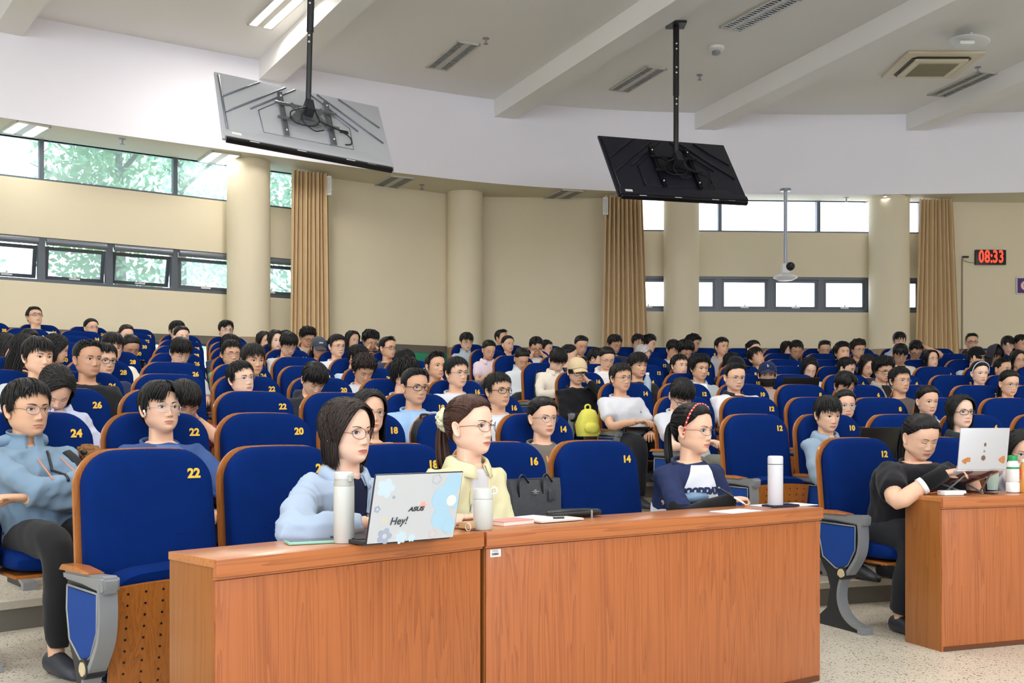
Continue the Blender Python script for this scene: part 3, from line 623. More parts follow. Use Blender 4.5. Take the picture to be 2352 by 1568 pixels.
    b = MB(); path = catmull([(.405, .62), (.415, .52), (.395, .43), (.32, .34), (.25, .27), (.225, .18), (.255, .1), (.33, .05), (.44, .025)], 4)
    rings = []
    for i, p in enumerate(path):
        tg = path[min(i+1, len(path)-1)]-path[max(i-1, 0)]; tg /= np.linalg.norm(tg); nn = np.array([-tg[1], tg[0]])*.011
        rings.append([(-.03, p[0]+nn[0], p[1]+nn[1]), (.03, p[0]+nn[0], p[1]+nn[1]), (.03, p[0]-nn[0], p[1]-nn[1]), (-.03, p[0]-nn[0], p[1]-nn[1])])
    b.loft(rings); b.box((0, .43, .02), (.07, .05, .04)); M['stand_leg'] = (mesh_of(b, 'stand_leg', [M_grey], 30), M_grey)
    b = MB(); b.cyl((-.034, .262, .315), (.034, .262, .315), .042, 20); M['pivot_hub'] = (mesh_of(b, 'pivot_hub', [M_dark], 40), M_dark)
    b = MB(); 
    for s in (-1, 1): b.cyl((s*.034, .262, .315), (s*.038, .262, .315), .030, 20)
    mm = mat('cream_medallion', (208, 190, 150), .4, noise=.2, nscale=90); M['medallion'] = (mesh_of(b, 'medallion', [mm], 40), mm)
    b = MB(); b.loft([[(-.026, y, z), (.026, y, z), (.03, y, z+h), (-.03, y, z+h)] for y, z, h in [(.02, .60, .03), (.2, .60, .035), (.36, .592, .05), (.44, .585, .062), (.455, .6, .04)]])
    M['armrest'] = (mesh_of(b, 'armrest', [M_grey], 30), M_grey)
    b = MB(); b.loft([[(-.03, y, z), (.03, y, z), (.026, y, z+h), (-.026, y, z+h)] for y, z, h in [(-.02, .628, .01), (.0, .63, .02), (.15, .634, .02), (.27, .637, .01), (.3, .64, .004)]]); M['arm_pad'] = (mesh_of(b, 'arm_pad', [M_chw], 40), M_chw)
    b = MB(); b.box((-.14, .36, .662), (.34, .24, .016)); b.cyl((.0, .4, .63), (.0, .4, .66), .018, 10); b.xf(None, (0, .09, -.012)); M['writing_tablet'] = (mesh_of(b, 'writing_tablet', [M_black], 30), M_black)
    for k in ('stand_plate', 'side_panel', 'panel_rim', 'stand_leg', 'pivot_hub', 'medallion', 'armrest', 'arm_pad'):
        for v in M[k][0].vertices: v.co.y = .87*v.co.y+.065; v.co.z -= .012 if v.co.z > .3 else 0
    return M
CM = chair_meshes()
for k, (me, m) in CM.items():
    if k in ('armrest', 'arm_pad', 'writing_tablet', 'seat_board', 'board_down'):
        bm = bmesh.new(); bm.from_mesh(me); es = [e for e in bm.edges if len(e.link_faces) == 2 and e.calc_face_angle(0) > .5]
        bmesh.ops.bevel(bm, geom=es, offset=.004 if k != 'armrest' else .008, segments=2, affect='EDGES', clamp_overlap=True); bm.to_mesh(me); bm.free()
        me.polygons.foreach_set('use_smooth', [True]*len(me.polygons)); me.set_sharp_from_angle(angle=.9)
def cpart(key, name, par, x=0.):
    o = bpy.data.objects.new(name, CM[key][0]); COL.objects.link(o); o.parent = par; o.location = (x, 0, 0); return o
def chair(row, phi_deg, num, label, occupied=False, left_stand=True, right_stand=False, tablet=False, half=.285, panel_label=None):
    p = math.radians(phi_deg); R = RR[row-1]; x, y = CX+R*math.sin(p), CY+R*math.cos(p)
    tw = math.radians(np.interp(phi_deg, [-48, -20], [-5, 4])); t = thing('auditorium_chair', label, 'chair', (x, y, RISE*(row-1)), PI-p+tw, 'blue auditorium chairs')
    cpart('back_shell', 'back_shell', t); cpart('back_cushion', 'back_cushion', t)
    cpart('cushion_piping', 'cushion_piping', t)
    if occupied: cpart('seat_down', 'seat_cushion', t); cpart('board_down', 'seat_board', t)
    else:
        cpart('seat_cushion', 'seat_cushion', t); sb = cpart('seat_board', 'seat_board', t)
        if row <= 3: h = cpart('ventilation_holes', 'ventilation_holes', sb); h['kind'] = 'stuff'
    for s, on in ((1, left_stand), (-1, right_stand)):
        if not on: continue
        for k in ('stand_plate', 'side_panel', 'panel_rim', 'stand_leg', 'pivot_hub', 'medallion', 'armrest', 'arm_pad'): cpart(k, k, t, s*half)
    if tablet: cpart('writing_tablet', 'writing_tablet', t, .265)
    n = bpy.data.objects.new('seat_number', text_mesh(str(num), .049, .0012, M_gold, .0022)); COL.objects.link(n); n.parent = t
    x_, s_ = -.162, .533; q = recl(x_, .0905, s_); a = math.atan2(.08, .62)
    n.location = (q[0], q[1], q[2]); n.rotation_euler = Euler((PI/2-a, 0, PI-.05))
    return t

# ---------------------------------------------------------------- desks
def desk(pl, pr, label, code=False, left_side=True):
    a, c = PZ(*pl, .76), PZ(*pr, .76); d = c-a; L = d.length; rz = math.atan2(d.y, d.x)
    t = thing('desk', label, 'desk', ((a.x+c.x)/2, (a.y+c.y)/2, 0), rz); D = .275
    b = MB(); b.box((0, D/2+.009, .748), (L, D-.018, .024)); obj('desk_top', b, M_deskt, t, bevel=.003)
    b = MB(); b.box((0, .009, .735), (L, .02, .05)); b.box((0, .013, .706), (L, .012, .008)); obj('edge_strip', b, wood('desk_edge', (184, 108, 58), (150, 82, 40), 1., .35, 'X', .3), t, bevel=.003)
    b = MB(); b.box((0, .022, .35), (L-.012, .018, .70)); obj('front_panel', b, M_desk, t, bevel=.0015)
    for s in (-1, 1):
        b = MB(); b.box((s*(L/2-.015), D/2+.01, .368), (.024, D-.025, .736)); obj('side_panel', b, M_desks, t, bevel=.0015)
    b = MB(); b.box((0, .02, .012), (L-.03, .02, .024)); obj('plinth', b, mat('desk_plinth', (96, 52, 24), .6), t)
    if code:
        b = MB(); b.box((-L/2+.045, .0125, .683), (.044, .0012, .026)); k = obj('barcode_label', b, M_white, t)
        b = MB(); rs = np.random.RandomState(3); x = -L/2+.03
        while x < -L/2+.056: w_ = rs.choice([.0006, .0011, .0016]); b.box((x, .0116, .68), (w_, .0006, .008)); x += w_+.0009
        for zz in (.689, .6925): b.box((-L/2+.043, .0116, zz), (.026, .0006, .0011))
        obj('barcode', b, M_black, k)
    return t, rz
# front desks
dk1, rz1 = desk((497, 1286), (1112.5, 1221.5), 'orange wooden front desk at the left with the laptop and tall bottle')
dk2, rz2 = desk((1118, 1221.3), (1891, 1164.5), 'long orange wooden middle desk with a barcode label', True)
_a = PZ(2166, 1142.5, .76); _b = PZ(2352, 1136.5, .76); _d = (_b-_a).normalized()
_e = _a+_d*1.15; desk((2166, 1142.5), (1176+F*_e.x/_e.y, YH-F*(.76-HC)/_e.y), 'orange wooden desk at the right under the raised white laptop')
DZ = .7605
def on(px, py, z=DZ): return PZ(px, py, z)
# --- things on the desks
t = thing('vacuum_flask', 'tall white vacuum flask standing at the left of the open laptop', 'bottle', on(790, 1246))
Mfl = mat('flask_white', (206, 208, 204), .45, bump=.04, bscale=500); Mfg = mat('flask_grey_cap', (180, 180, 172), .4)
b = MB(); b.lathe([(.029, 0), (.032, .003), (.0325, .175), (.032, .178)], seg=40); obj('flask_body', b, Mfl, t, smooth=50)
b = MB(); b.lathe([(.0318, .1785), (.0315, .19), (.0295, .198), (.0295, .2)], seg=40); obj('neck', b, Mfg, t, smooth=50)
b = MB(); b.lathe([(.0305, .2), (.031, .212), (.030, .219), (.024, .222)], seg=40); obj('lid', b, Mfl, t, smooth=50)
b = MB(); b.box((.0225, -.0225, .204), (.012, .012, .022)); b.box((.025, -.025, .211), (.02, .01, .005)); obj('lid_latch', b.xf(None), Mfg, t, bevel=.002)
def phone(px, py, rz, body, label, w=.076, l=.155):
    t = thing('phone', label, 'phone', on(px, py), rz)
    b = MB(); b.box((0, 0, .005), (l, w, .009)); obj('case', b, body, t, bevel=.003)
    b = MB(); b.box((0, 0, .0098), (l-.008, w-.008, .0008)); obj('screen', b, mat('phone_glass', (24, 30, 34), .08), t); return t
phone(714, 1246.5, rz1-.35, mat('mint_case', (146, 200, 178), .4), 'phone in a mint green case lying beside the tall white flask')
phone(1793, 1163, rz2-.1, mat('navy_case', (26, 34, 66), .4), 'navy phone lying behind the white bottle on the middle desk')
# laptop with drawings on the lid
A_, B_ = on(846, 1247, .772), on(1036, 1231.5, .772); dv = B_-A_; rzl = math.atan2(dv.y, dv.x)
t = thing('laptop', 'open laptop whose pale lid shows blue flowers and the word Hey!', 'laptop', ((A_.x+B_.x)/2, (A_.y+B_.y)/2, DZ), rzl); WL, HL = .32, .222
Mlp = mat('laptop_grey', (58, 62, 70), .35, metal=.5)
b = MB(); b.box((0, .125, .008), (WL-.004, .215, .012)); obj('base', b, Mlp, t, bevel=.003)
b = MB(); b.box((0, .125, .0155), (WL-.03, .1, .0015))
obj('keyboard', b, M_black, t)
ln = .26; RL = rot('X', ln)
Mlid = mat('lid_silver', (200, 203, 208), .4, metal=.1)
def lid(nm, b, m, **k): return obj(nm, b.xf(RL, (0, 0, .007)), m, t, **k)
b = MB(); b.box((0, .003, HL/2), (WL, .006, HL)); lo = lid('lid', b, Mlp, bevel=.003)
b = MB(); b.box((0, -.0008, HL/2), (WL-.006, .001, HL-.006)); lid('lid_skin', b, Mlid)
b = MB(); b.box((0, .0065, HL/2+.004), (WL-.014, .001, HL-.02)); lid('display', b, mat('display_dark', (30, 34, 40), .15), )
def flower(cx, cz, r, n, col, nm='flower_drawing', filled=True, y=-.0018, cen=None):
    b = MB(); a = np.linspace(0, 2*PI, 72, endpoint=False); rr = r*(.68+.32*np.abs(np.cos(a*n/2)))
    if filled: b.prism([(cx+q*math.cos(x), cz+q*math.sin(x)) for q, x in zip(rr, a)], 1, y, y+.0008)
    else:
        pts = [(cx+q*math.cos(x), y, cz+q*math.sin(x)) for q, x in zip(rr, a)]; b.tube(pts+[pts[0]], .0007, 4)
    f = lid(nm, b, col)
    if cen:
        b = MB(); b.prism([(cx+r*.3*math.cos(x), cz+r*.3*math.sin(x)) for x in a[::6]], 1, y-.0006, y); lid('flower_centre', b, cen)
    return f
Mb1 = mat('print_blue', (168, 204, 226), .4); Mb2 = mat('print_pale_blue', (196, 216, 228), .4); Mg1 = mat('print_grey_blue', (160, 170, 190), .4); Mpk = mat('print_pink', (236, 172, 158), .4); Mink = mat('print_ink', (60, 62, 70), .4); Mye = mat('print_yellow', (226, 208, 150), .4)
flower(-.118, .178, .032, 5, Mb2); flower(-.138, .112, .012, 5, Mg1, cen=Mb2); flower(-.085, .148, .006, 4, Mg1)
flower(-.1, .024, .027, 5, Mg1, cen=Mlid); flower(.062, .2, .017, 5, Mg1, filled=False); flower(.075, .02, .015, 5, Mpk, filled=False)
flower(.024, .118, .013, 6, Mpk, y=-.0016); flower(-.108, .076, .007, 5, Mye, cen=Mlid); flower(-.04, .016, .022, 7, Mb2); flower(.0, .012, .014, 6, Mb2)
for kk_, (cx, cz, rx) in enumerate([(.128, .185, .033), (.095, .135, .04), (.1, .07, .036), (.14, .125, .022), (.135, .045, .026)]):
    b = MB(); b.prism([(min(cx+rx*math.cos(x), .155), min(max(cz+rx*1.05*math.sin(x), .004), HL-.004)) for x in np.arange(36)*2*PI/36], 1, -.0022-.00016*kk_, -.0014); lid('petal_drawing', b, Mb1)
b = MB(); b.prism([(.128+.018*math.cos(x), .128+.018*math.sin(x)) for x in np.arange(24)*2*PI/24], 1, -.0034, -.0026); lid('flower_centre', b, mat('print_cream', (240, 232, 222), .4))
def lidtext(s, x, z, size, bold, sx=1., shear=0.):
    M3 = Matrix.Rotation(ln, 4, 'X')@Matrix.Translation((x, -.0030, z))@Matrix.Rotation(PI/2, 4, 'X')@Matrix(((sx, shear, 0, 0), (0, 1, 0, 0), (0, 0, 1, 0), (0, 0, 0, 1)))
    me = text_mesh(s, size, .0004, Mink, bold).copy(); me.transform(Matrix.Translation((0, 0, .007))@M3); return obj('lettering', me, Mink, t)
lidtext('ASUS', .002, .106, .019, .0008, 1.25, .3); lidtext('Hey!', -.055, .07, .034, .0004, .95, .2)
# small flask, key ring, cards
t = thing('thermos_cup', 'short white insulated cup between the laptop and the pink notebook', 'cup', on(1109.5, 1216))
b = MB(); b.lathe([(.030, 0), (.034, .004), (.035, .106), (.0345, .108)], seg=40); obj('cup_body', b, Mfl, t, smooth=50)
b = MB(); b.lathe([(.0345, .109), (.0335, .139), (.031, .144), (.0, .145)], seg=40); obj('lid', b, Mfl, t, smooth=50)
b = MB(); b.tube(catmull([(.033, -.006, .125), (.047, -.007, .128), (.049, -.007, .14), (.04, -.006, .15), (.03, -.004, .143)], 5), .003, 8); obj('carry_loop', b, M_white, t, smooth=True)
t = thing('wooden_card', 'thin brown wooden card lying before the short white cup', 'card', on(1062, 1212), rz1-.5); b = MB(); b.box((0, 0, .003), (.1, .05, .005)); obj('card', b, mat('brown_card', (158, 104, 62), .5), t, bevel=.001)
t = thing('key_ring', 'small tan booklet on a metal key ring left of the short cup', 'key ring', on(1080, 1208, .775), rz1)
b = MB(); b.box((.01, .01, .004), (.07, .045, .022)); obj('booklet', b, mat('tan_booklet', (196, 160, 120), .6), t, bevel=.002)
b = MB(); a = np.linspace(0, 2*PI, 22); b.tube([(-.028, -.02+.013*math.cos(x), .0+.013*math.sin(x)) for x in a], .0013, 6); obj('ring', b, M_white, t, smooth=True)
t = thing('notebook', 'pink covered notebook beside the short white cup', 'notebook', on(1170, 1203), rz2+.15)
b = MB(); b.box((0, .0, .008), (.15, .105, .013)); obj('pages', b, mat('paper_cream', (236, 228, 214), .7), t, bevel=.001); b = MB(); b.box((0, .0, .0155), (.154, .108, .002)); b.box((0, .0, .001), (.154, .108, .002)); obj('cover', b, mat('pink_cover', (222, 150, 150), .6), t)
t = thing('tablet', 'flat white tablet with a pencil lying on the middle desk', 'tablet', on(1266, 1195.5), rz2+.05)
b = MB(); b.box((0, 0, .006), (.21, .14, .008)); obj('tablet_body', b, mat('tablet_case', (216, 206, 202), .4), t, bevel=.003); b = MB(); b.box((0, 0, .0105), (.2, .13, .001)); obj('tablet_sheet', b, mat('pale_sheet', (238, 236, 234), .3), t)
t = thing('pencil', 'white and black stylus lying on the white tablet', 'pencil', on(1258, 1190, .774), rz2-.3); b = MB(); b.cyl((-.06, 0, 0), (.02, 0, 0), .004, 10); obj('barrel', b, M_white, t); b = MB(); b.cyl((.02, 0, 0), (.065, 0, 0), .0045, 10); obj('grip', b, M_dark, t)
t = thing('pencil_pouch', 'black zipped pencil pouch at the right of the white tablet', 'pouch', on(1318, 1188), rz2-.12)
b = MB(); b.loft([[(x, w_*.5*math.cos(a), .018+hh*math.sin(a)) for a in np.arange(16)*2*PI/16] for x, w_, hh in [(-.118, .03, .006), (-.11, .06, .012), (-.05, .075, .018), (.05, .075, .017), (.11, .06, .013), (.12, .03, .006)]]); obj('pouch_body', b, mat('black_leather', (24, 25, 28), .4, bump=.2, bscale=80), t, smooth=50)
b = MB(); b.tube([(-.11, -.026, .026), (0, -.032, .031), (.11, -.024, .026)], .002, 6); obj('zip', b, M_dark, t); b = MB(); b.box((.06, -.036, .015), (.008, .003, .03)); obj('zip_pull', b, M_grey, t)
t = thing('white_flask', 'slim white vacuum bottle near the right end of the middle desk', 'bottle', on(1781, 1163.5))
b = MB(); b.lathe([(.031, 0), (.033, .003), (.0335, .186)], seg=40); obj('flask_body', b, mat('flask_white2', (208, 209, 216), .35), t, smooth=50); b = MB(); b.lathe([(.0325, .186), (.0325, .189)], seg=40); obj('seam', b, M_dark, t); b = MB(); b.lathe([(.0335, .189), (.0335, .216), (.032, .222), (.028, .224)], seg=40); obj('lid', b, mat('flask_white2'), t, smooth=50)
for (px, py, w_, l_, rr_, lb) in [(1690, 1174, .2, .12, .1, 'white paper sheet under the writing hand'), (1800, 1160, .28, .14, -.1, 'large white paper sheet beneath the slim white bottle'), (1215, 1188, .16, .1, .2, 'white paper lying between the pink notebook and the tablet')]:
    t = thing('paper_sheet', lb, 'paper', on(px, py, .7603), rz2+rr_, 'papers on the middle desk'); b = MB(); b.box((0, 0, .0012), (w_, l_, .002)); obj('sheet', b, mat('paper_white', (236, 240, 244), .6), t)
# tote bag on the seat of chair 16
def seat_xy(row, phi, fwd, side=0.):
    p = math.radians(phi); R = RR[row-1]-fwd; return CX+R*math.sin(p)-side*math.cos(p)*-1, CY+R*math.cos(p)-side*math.sin(p)
c = P(1218, 1140, 4.72); t = thing('tote_bag', 'dark grey tote bag leaning behind the desk on an empty seat', 'bag', (c.x, c.y, .478), rz2+.02)
Mbag = mat('charcoal_leather', (62, 64, 70), .55, bump=.3, bscale=140, noise=.1, nscale=30)
b = MB(); b.loft([[(sx*wx, sy*wy, z+.004*abs(sx)) for sx, sy in [(-1, -.6), (-.9, -1), (0, -1.12), (.9, -1), (1, -.6), (1, .6), (.9, 1), (0, 1.1), (-.9, 1), (-1, .6)]] for wx, wy, z in [(.11, .05, 0), (.125, .06, .02), (.14, .06, .2), (.15, .05, .34), (.152, .035, .40)]]); obj('bag_body', b, Mbag, t, smooth=45)
b = MB(); b.box((0, 0, .402), (.29, .05, .006)); obj('top_zip', b, M_dark, t)
for k, s in enumerate((-1, 1)):
    b = MB(); x0 = -.1 if s < 0 else .03
    b.tube(catmull([(x0, -.05, .33), (x0-.005, -.055, .40), (x0+.02, -.05, .425), (x0+.05, -.055, .39)], 4), .0045, 8); obj('handle', b, M_black, t, smooth=True)
b = MB(); b.box((.07, -.066, .335), (.036, .004, .05)); obj('luggage_tag', b, Mbag, t, bevel=.004)
b = MB(); b.cyl((-.02, -.06, .352), (-.02, -.064, .352), .009, 16); b.box((-.034, -.0625, .352), (.014, .003, .004)); b.box((-.006, -.0625, .352), (.014, .003, .004)); b.box((-.02, -.0625, .343), (.03, .003, .0025)); obj('emblem', b, M_grey, t)
# right desk: laptop on a folding stand
Al = on(2198, 1126); t = thing('raised_laptop', 'silver laptop with stickers standing open on a folding stand', 'laptop', (P(2255, 1078, 5.40)), .30)
Msv = mat('silver_alu', (206, 206, 212), .35, metal=.35); WL2, HL2 = .30, .212
b = MB(); b.box((0, 0, HL2/2), (WL2, .006, HL2)); obj('lid', b.xf(rot('X', .12)), Msv, t, bevel=.004)
b = MB(); b.box((0, .11, 0), (WL2, .215, .012)); obj('base', b.xf(rot('X', -.33)), Msv, t, bevel=.004)
def stick(nm, x, z, r, m, n=0):
    b = MB(); a = np.arange(20)*2*PI/20; rr_ = r*(1-.18*np.cos(a*n)) if n else np.full(20, r)
    b.prism([(x+q*math.cos(k), z+q*math.sin(k)) for q, k in zip(rr_, a)], 1, -.0045, -.0035); obj(nm, b.xf(rot('X', .12)), m, t)
Mo = mat('sticker_orange', (190, 120, 70), .5, noise=.35, nscale=120); Mbn = mat('sticker_brown', (110, 86, 66), .5, noise=.3, nscale=150)
stick('round_sticker', .0, .06, .013, Mbn, 8); stick('small_sticker', .005, .128, .008, Mbn, 2); stick('small_sticker', .003, .094, .006, mat('sticker_green', (130, 150, 130), .5)); stick('left_sticker', -.112, .045, .014, Mo, 3); stick('left_sticker', -.09, .052, .013, Mo, 4); stick('right_sticker', .118, .05, .018, Mo, 3)
zb_ = P(2255, 1078, 5.40).z-DZ
t2 = thing('laptop_stand', 'brown folding laptop stand on the right desk', 'stand', P(2255, 1078, 5.40)-Vector((0, 0, 0)), .30); Mst = mat('stand_brown', (96, 52, 48), .5)
for s in (-1, 1):
    b = MB(); b.box((s*.075, .115, -.012), (.03, .25, .008)); obj('support_arm', b.xf(rot('X', -.33)), Mst, t2, bevel=.002)
    b = MB(); b.cyl((s*.075, .02, -.02), (s*.11, .14, -zb_+.006), .005, 8); obj('strut', b, M_grey, t2); b = MB(); b.cyl((s*.075, .2, -.085), (s*.05, .05, -zb_+.006), .005, 8); obj('strut', b, M_grey, t2)
    b = MB(); b.box((s*.09, .12, -zb_+.006), (.024, .24, .008)); obj('foot_bar', b, Mst, t2)
b = MB(); b.box((0, .1, -.014), (.18, .02, .006)); obj('cross_bar', b.xf(rot('X', -.33)), Mst, t2)
t = thing('power_bank', 'white power bank lying at the left front of the right desk', 'power bank', on(2186, 1137), .28); b = MB(); b.box((0, 0, .013), (.13, .06, .024)); obj('casing', b, M_white, t, bevel=.006); b = MB(); b.tube([(-.06, .0, .02), (-.1, .03, .012), (-.1, .1, .006), (-.06, .16, .006)], .002, 6); obj('orange_cable', b, mat('cable_orange', (214, 96, 44), .5), t)
t = thing('milk_bottle', 'white plastic milk bottle with a green cap', 'bottle', on(2326, 1131))
b = MB(); b.lathe([(.028, 0), (.034, .005), (.034, .05), (.030, .055), (.034, .062), (.034, .13), (.028, .155), (.02, .17)], seg=32); obj('bottle_body', b, M_white, t, smooth=50); b = MB(); b.lathe([(.024, .168), (.024, .192), (.022, .195)], seg=24); obj('cap', b, mat('cap_green', (22, 150, 80), .4), t, smooth=50)
b = MB(); b.lathe([(.0345, .125), (.0345, .135)], seg=32, caps=(0, 0)); obj('green_band', b, mat('cap_green'), t)
for k in range(3):
    b = MB(); b.box((.02, -.029-.0*k, .118-k*.02), (.012-.004*k, .004, .018)); obj('red_print', b.xf(rot('Z', .3)), mat('print_red', (206, 40, 44), .5), t)
t = thing('tea_bottle', 'amber drink bottle cut off by the right edge', 'bottle', on(2353, 1131)); b = MB(); b.lathe([(.028, 0), (.032, .006), (.032, .11), (.018, .15), (.014, .16)], seg=28); obj('bottle_body', b, mat('amber_drink', (206, 142, 66), .2), t, smooth=50); b = MB(); b.lathe([(.016, .16), (.016, .175)], seg=20); obj('cap', b, M_white, t)
t = thing('plastic_cup', 'pale green plastic cup behind the milk bottle', 'cup', on(2297, 1127)+Vector((.0, .09, 0))); b = MB(); b.lathe([(.026, 0), (.034, .10)], seg=28); obj('cup_body', b, mat('pale_green_cup', (196, 224, 214), .3), t, smooth=50)

# --- things the audience has with it
def laptop_dark(pos, rz, label, w_=.32, h_=.21, lean=.3):
    t = thing('laptop', label, 'laptop', pos, rz)
    b = MB(); b.box((0, .0, h_/2), (w_, .008, h_)); obj('lid', b.xf(rot('X', lean)), M_black, t, bevel=.003)
    b = MB(); b.box((0, .12, 0), (w_, .23, .012)); obj('base', b, M_dark, t, bevel=.003); return t
laptop_dark(P(2012, 1052, 6.95), .35, 'black laptop lid standing behind the front chairs right of centre')
laptop_dark(P(1838, 893, 10.6), .15, 'black laptop open in the fourth row before the masked person', .38, .12)
c = P(1358, 955, 8.95); t = thing('backpack', 'bright yellow backpack on the lap of the beige-capped person', 'backpack', (c.x-.03, c.y, c.z-.17), .5); My = mat('yellow_nylon', (208, 202, 84), .7, bump=.25, bscale=40)
b = MB(); b.loft([[(w_*math.copysign(abs(math.cos(a))**.6, math.cos(a))+.01*math.sin(z*40), d_*math.copysign(abs(math.sin(a))**.6, math.sin(a)), z) for a in np.arange(18)*2*PI/18] for w_, d_, z in [(.09, .06, 0), (.105, .07, .03), (.10, .065, .10), (.085, .055, .17), (.06, .04, .215), (.03, .02, .23)]]); obj('pack_body', b, My, t, smooth=60)
b = MB(); b.loft([[(w_*math.cos(a), -.066+d_*math.sin(a), z) for a in np.arange(14)*2*PI/14] for w_, d_, z in [(.05, .02, .03), (.075, .03, .05), (.07, .03, .09), (.04, .012, .115)]]); obj('front_pocket', b, My, t, smooth=60)
b = MB(); b.tube(catmull([(-.02, 0, .215), (-.025, 0, .25), (.0, 0, .265), (.025, 0, .25), (.02, 0, .215)], 4), .008, 6); obj('carry_loop', b, My, t, smooth=True)
c = P(203, 1040, 4.75); t = thing('plush_pouch', 'small brown fluffy pouch in front of the lavender shirt', 'pouch', c)
b = MB(); rs = np.random.RandomState(5)
b.sphere((0, 0, 0), (.06, .05, .035), 16, 10)
for k in range(60):
    v = rs.normal(0, 1, 3); v /= np.linalg.norm(v); b.sphere(v*np.array([.055, .046, .033]), .012, 6, 4)
obj('fur', b, mat('brown_fur', (136, 92, 52), .9), t, smooth=True); b = MB(); b.sphere((.0, -.05, .005), (.016, .01, .012), 10, 6); obj('nose', b, M_dark, t, smooth=True)
c = P(1487, 905, 9.4); t = thing('water_bottle', 'clear water bottle beside the aisle seat in the fifth row', 'bottle', (c.x, c.y, c.z-.02)); b = MB(); b.lathe([(.03, 0), (.033, .01), (.032, .14), (.016, .18), (.014, .19)], seg=24); obj('bottle_body', b, glassmat('pet_plastic', (200, 220, 236), .45), t, smooth=50); b = MB(); b.lathe([(.017, .19), (.017, .21)], seg=16); obj('cap', b, M_white, t)
c = P(975, 985, 6.05); t = thing('backpack', 'black backpack held by the light blue raglan shirt', 'backpack', (c.x, c.y, c.z-.12), .4); Mbk = mat('black_nylon', (22, 23, 28), .7, bump=.2, bscale=60)
b = MB(); b.loft([[(w_*math.copysign(abs(math.cos(a))**.7, math.cos(a)), d_*math.copysign(abs(math.sin(a))**.7, math.sin(a)), z) for a in np.arange(16)*2*PI/16] for w_, d_, z in [(.06, .04, 0), (.08, .05, .03), (.08, .05, .10), (.06, .035, .16), (.02, .015, .18)]]); obj('pack_body', b, Mbk, t, smooth=60)
b = MB(); b.tube(catmull([(-.02, 0, .17), (-.02, 0, .2), (.02, 0, .2), (.02, 0, .17)], 4), .007, 6); obj('carry_loop', b, Mbk, t, smooth=True)
a_, c_ = P(1653, 1121, 4.72), P(1713, 1158, 4.70); t = thing('pen', 'dark ballpoint pen in the hand of the raglan tee writer', 'pen', a_); dv = c_-a_
b = MB(); b.cyl((0, 0, 0), dv*.55, .0048, 10); obj('barrel', b, mat('pen_navy', (30, 32, 52), .3), t, smooth=40); b = MB(); b.tube([dv*.55, dv*.9, dv], [.0048, .0042, .0012], 10); obj('tip', b, M_white, t, smooth=40); b = MB(); b.cyl(dv*-.06, (0, 0, 0), .0042, 10); obj('cap_end', b, M_grey, t)
t = thing('wide_headphones_case', 'blue glasses case lying against the raglan tee', 'case', P(1592, 1142, 4.83), rz2); t.name = 'glasses_case'
b = MB(); b.loft([[(x, w_*math.cos(a), h_*math.sin(a)) for a in np.arange(14)*2*PI/14] for x, w_, h_ in [(-.09, .008, .006), (-.075, .025, .017), (0, .032, .024), (.075, .025, .017), (.09, .008, .006)]]); obj('case_shell', b, mat('case_blue', (112, 142, 172), .5), t, smooth=60)
# ---------------------------------------------------------------- people
# head profile rows: z, half width, front, back, jaw lift, chin narrowing
HT = np.array([
 (.2268, .002, .001, .004, 0, 0), (.2245, .026, .018, .034, 0, 0), (.217, .043, .038, .056, 0, 0), (.205, .0565, .0575, .075, 0, 0), (.188, .0675, .073, .090, 0, 0),
 (.170, .0735, .0825, .098, 0, 0), (.150, .0762, .0875, .102, 0, 0), (.132, .0768, .0885, .102, 0, 0), (.118, .0755, .0865, .099, 0, 0), (.100, .0738, .0855, .094, 0, 0),
 (.085, .0718, .0848, .087, 0, 0), (.070, .0695, .0835, .079, 0, 0), (.055, .0685, .0818, .071, .004, 0), (.042, .0668, .0805, .066, .012, .02), (.030, .0640, .0788, .063, .020, .06),
 (.018, .0600, .0768, .061, .029, .12), (.008, .0560, .0720, .060, .036, .18), (.001, .0525, .0620, .060, .041, .20), (-.003, .0515, .0480, .060, .043, .14), (-.008, .0520, .0350, .060, .043, .05),
 (-.020, .0530, .0270, .061, .034, 0), (-.045, .0545, .0270, .063, .018, 0), (-.080, .0575, .0330, .066, .002, 0), (-.125, .0700, .0400, .070, 0, 0)])
HY = -.008
def htab(z):
    zz = HT[::-1, 0]; return [np.interp(z, zz, HT[::-1, k]) for k in range(1, 6)]
def spw(v, e): return np.sign(v)*np.abs(v)**e
def head_pts(a, row, J=1.):
    z, w, f, bk, lf, c = row; sa, ca = np.sin(a), np.cos(a)
    X = w*J*spw(sa, .92)*(1-c*np.maximum(ca, 0)); Y = HY+np.where(ca > 0, f, bk)*spw(ca, .86)
    Z = z+lf*((1-ca)/2)**.85
    return X, Y, Z
def G(x, s): return np.exp(-(x/s)**2)
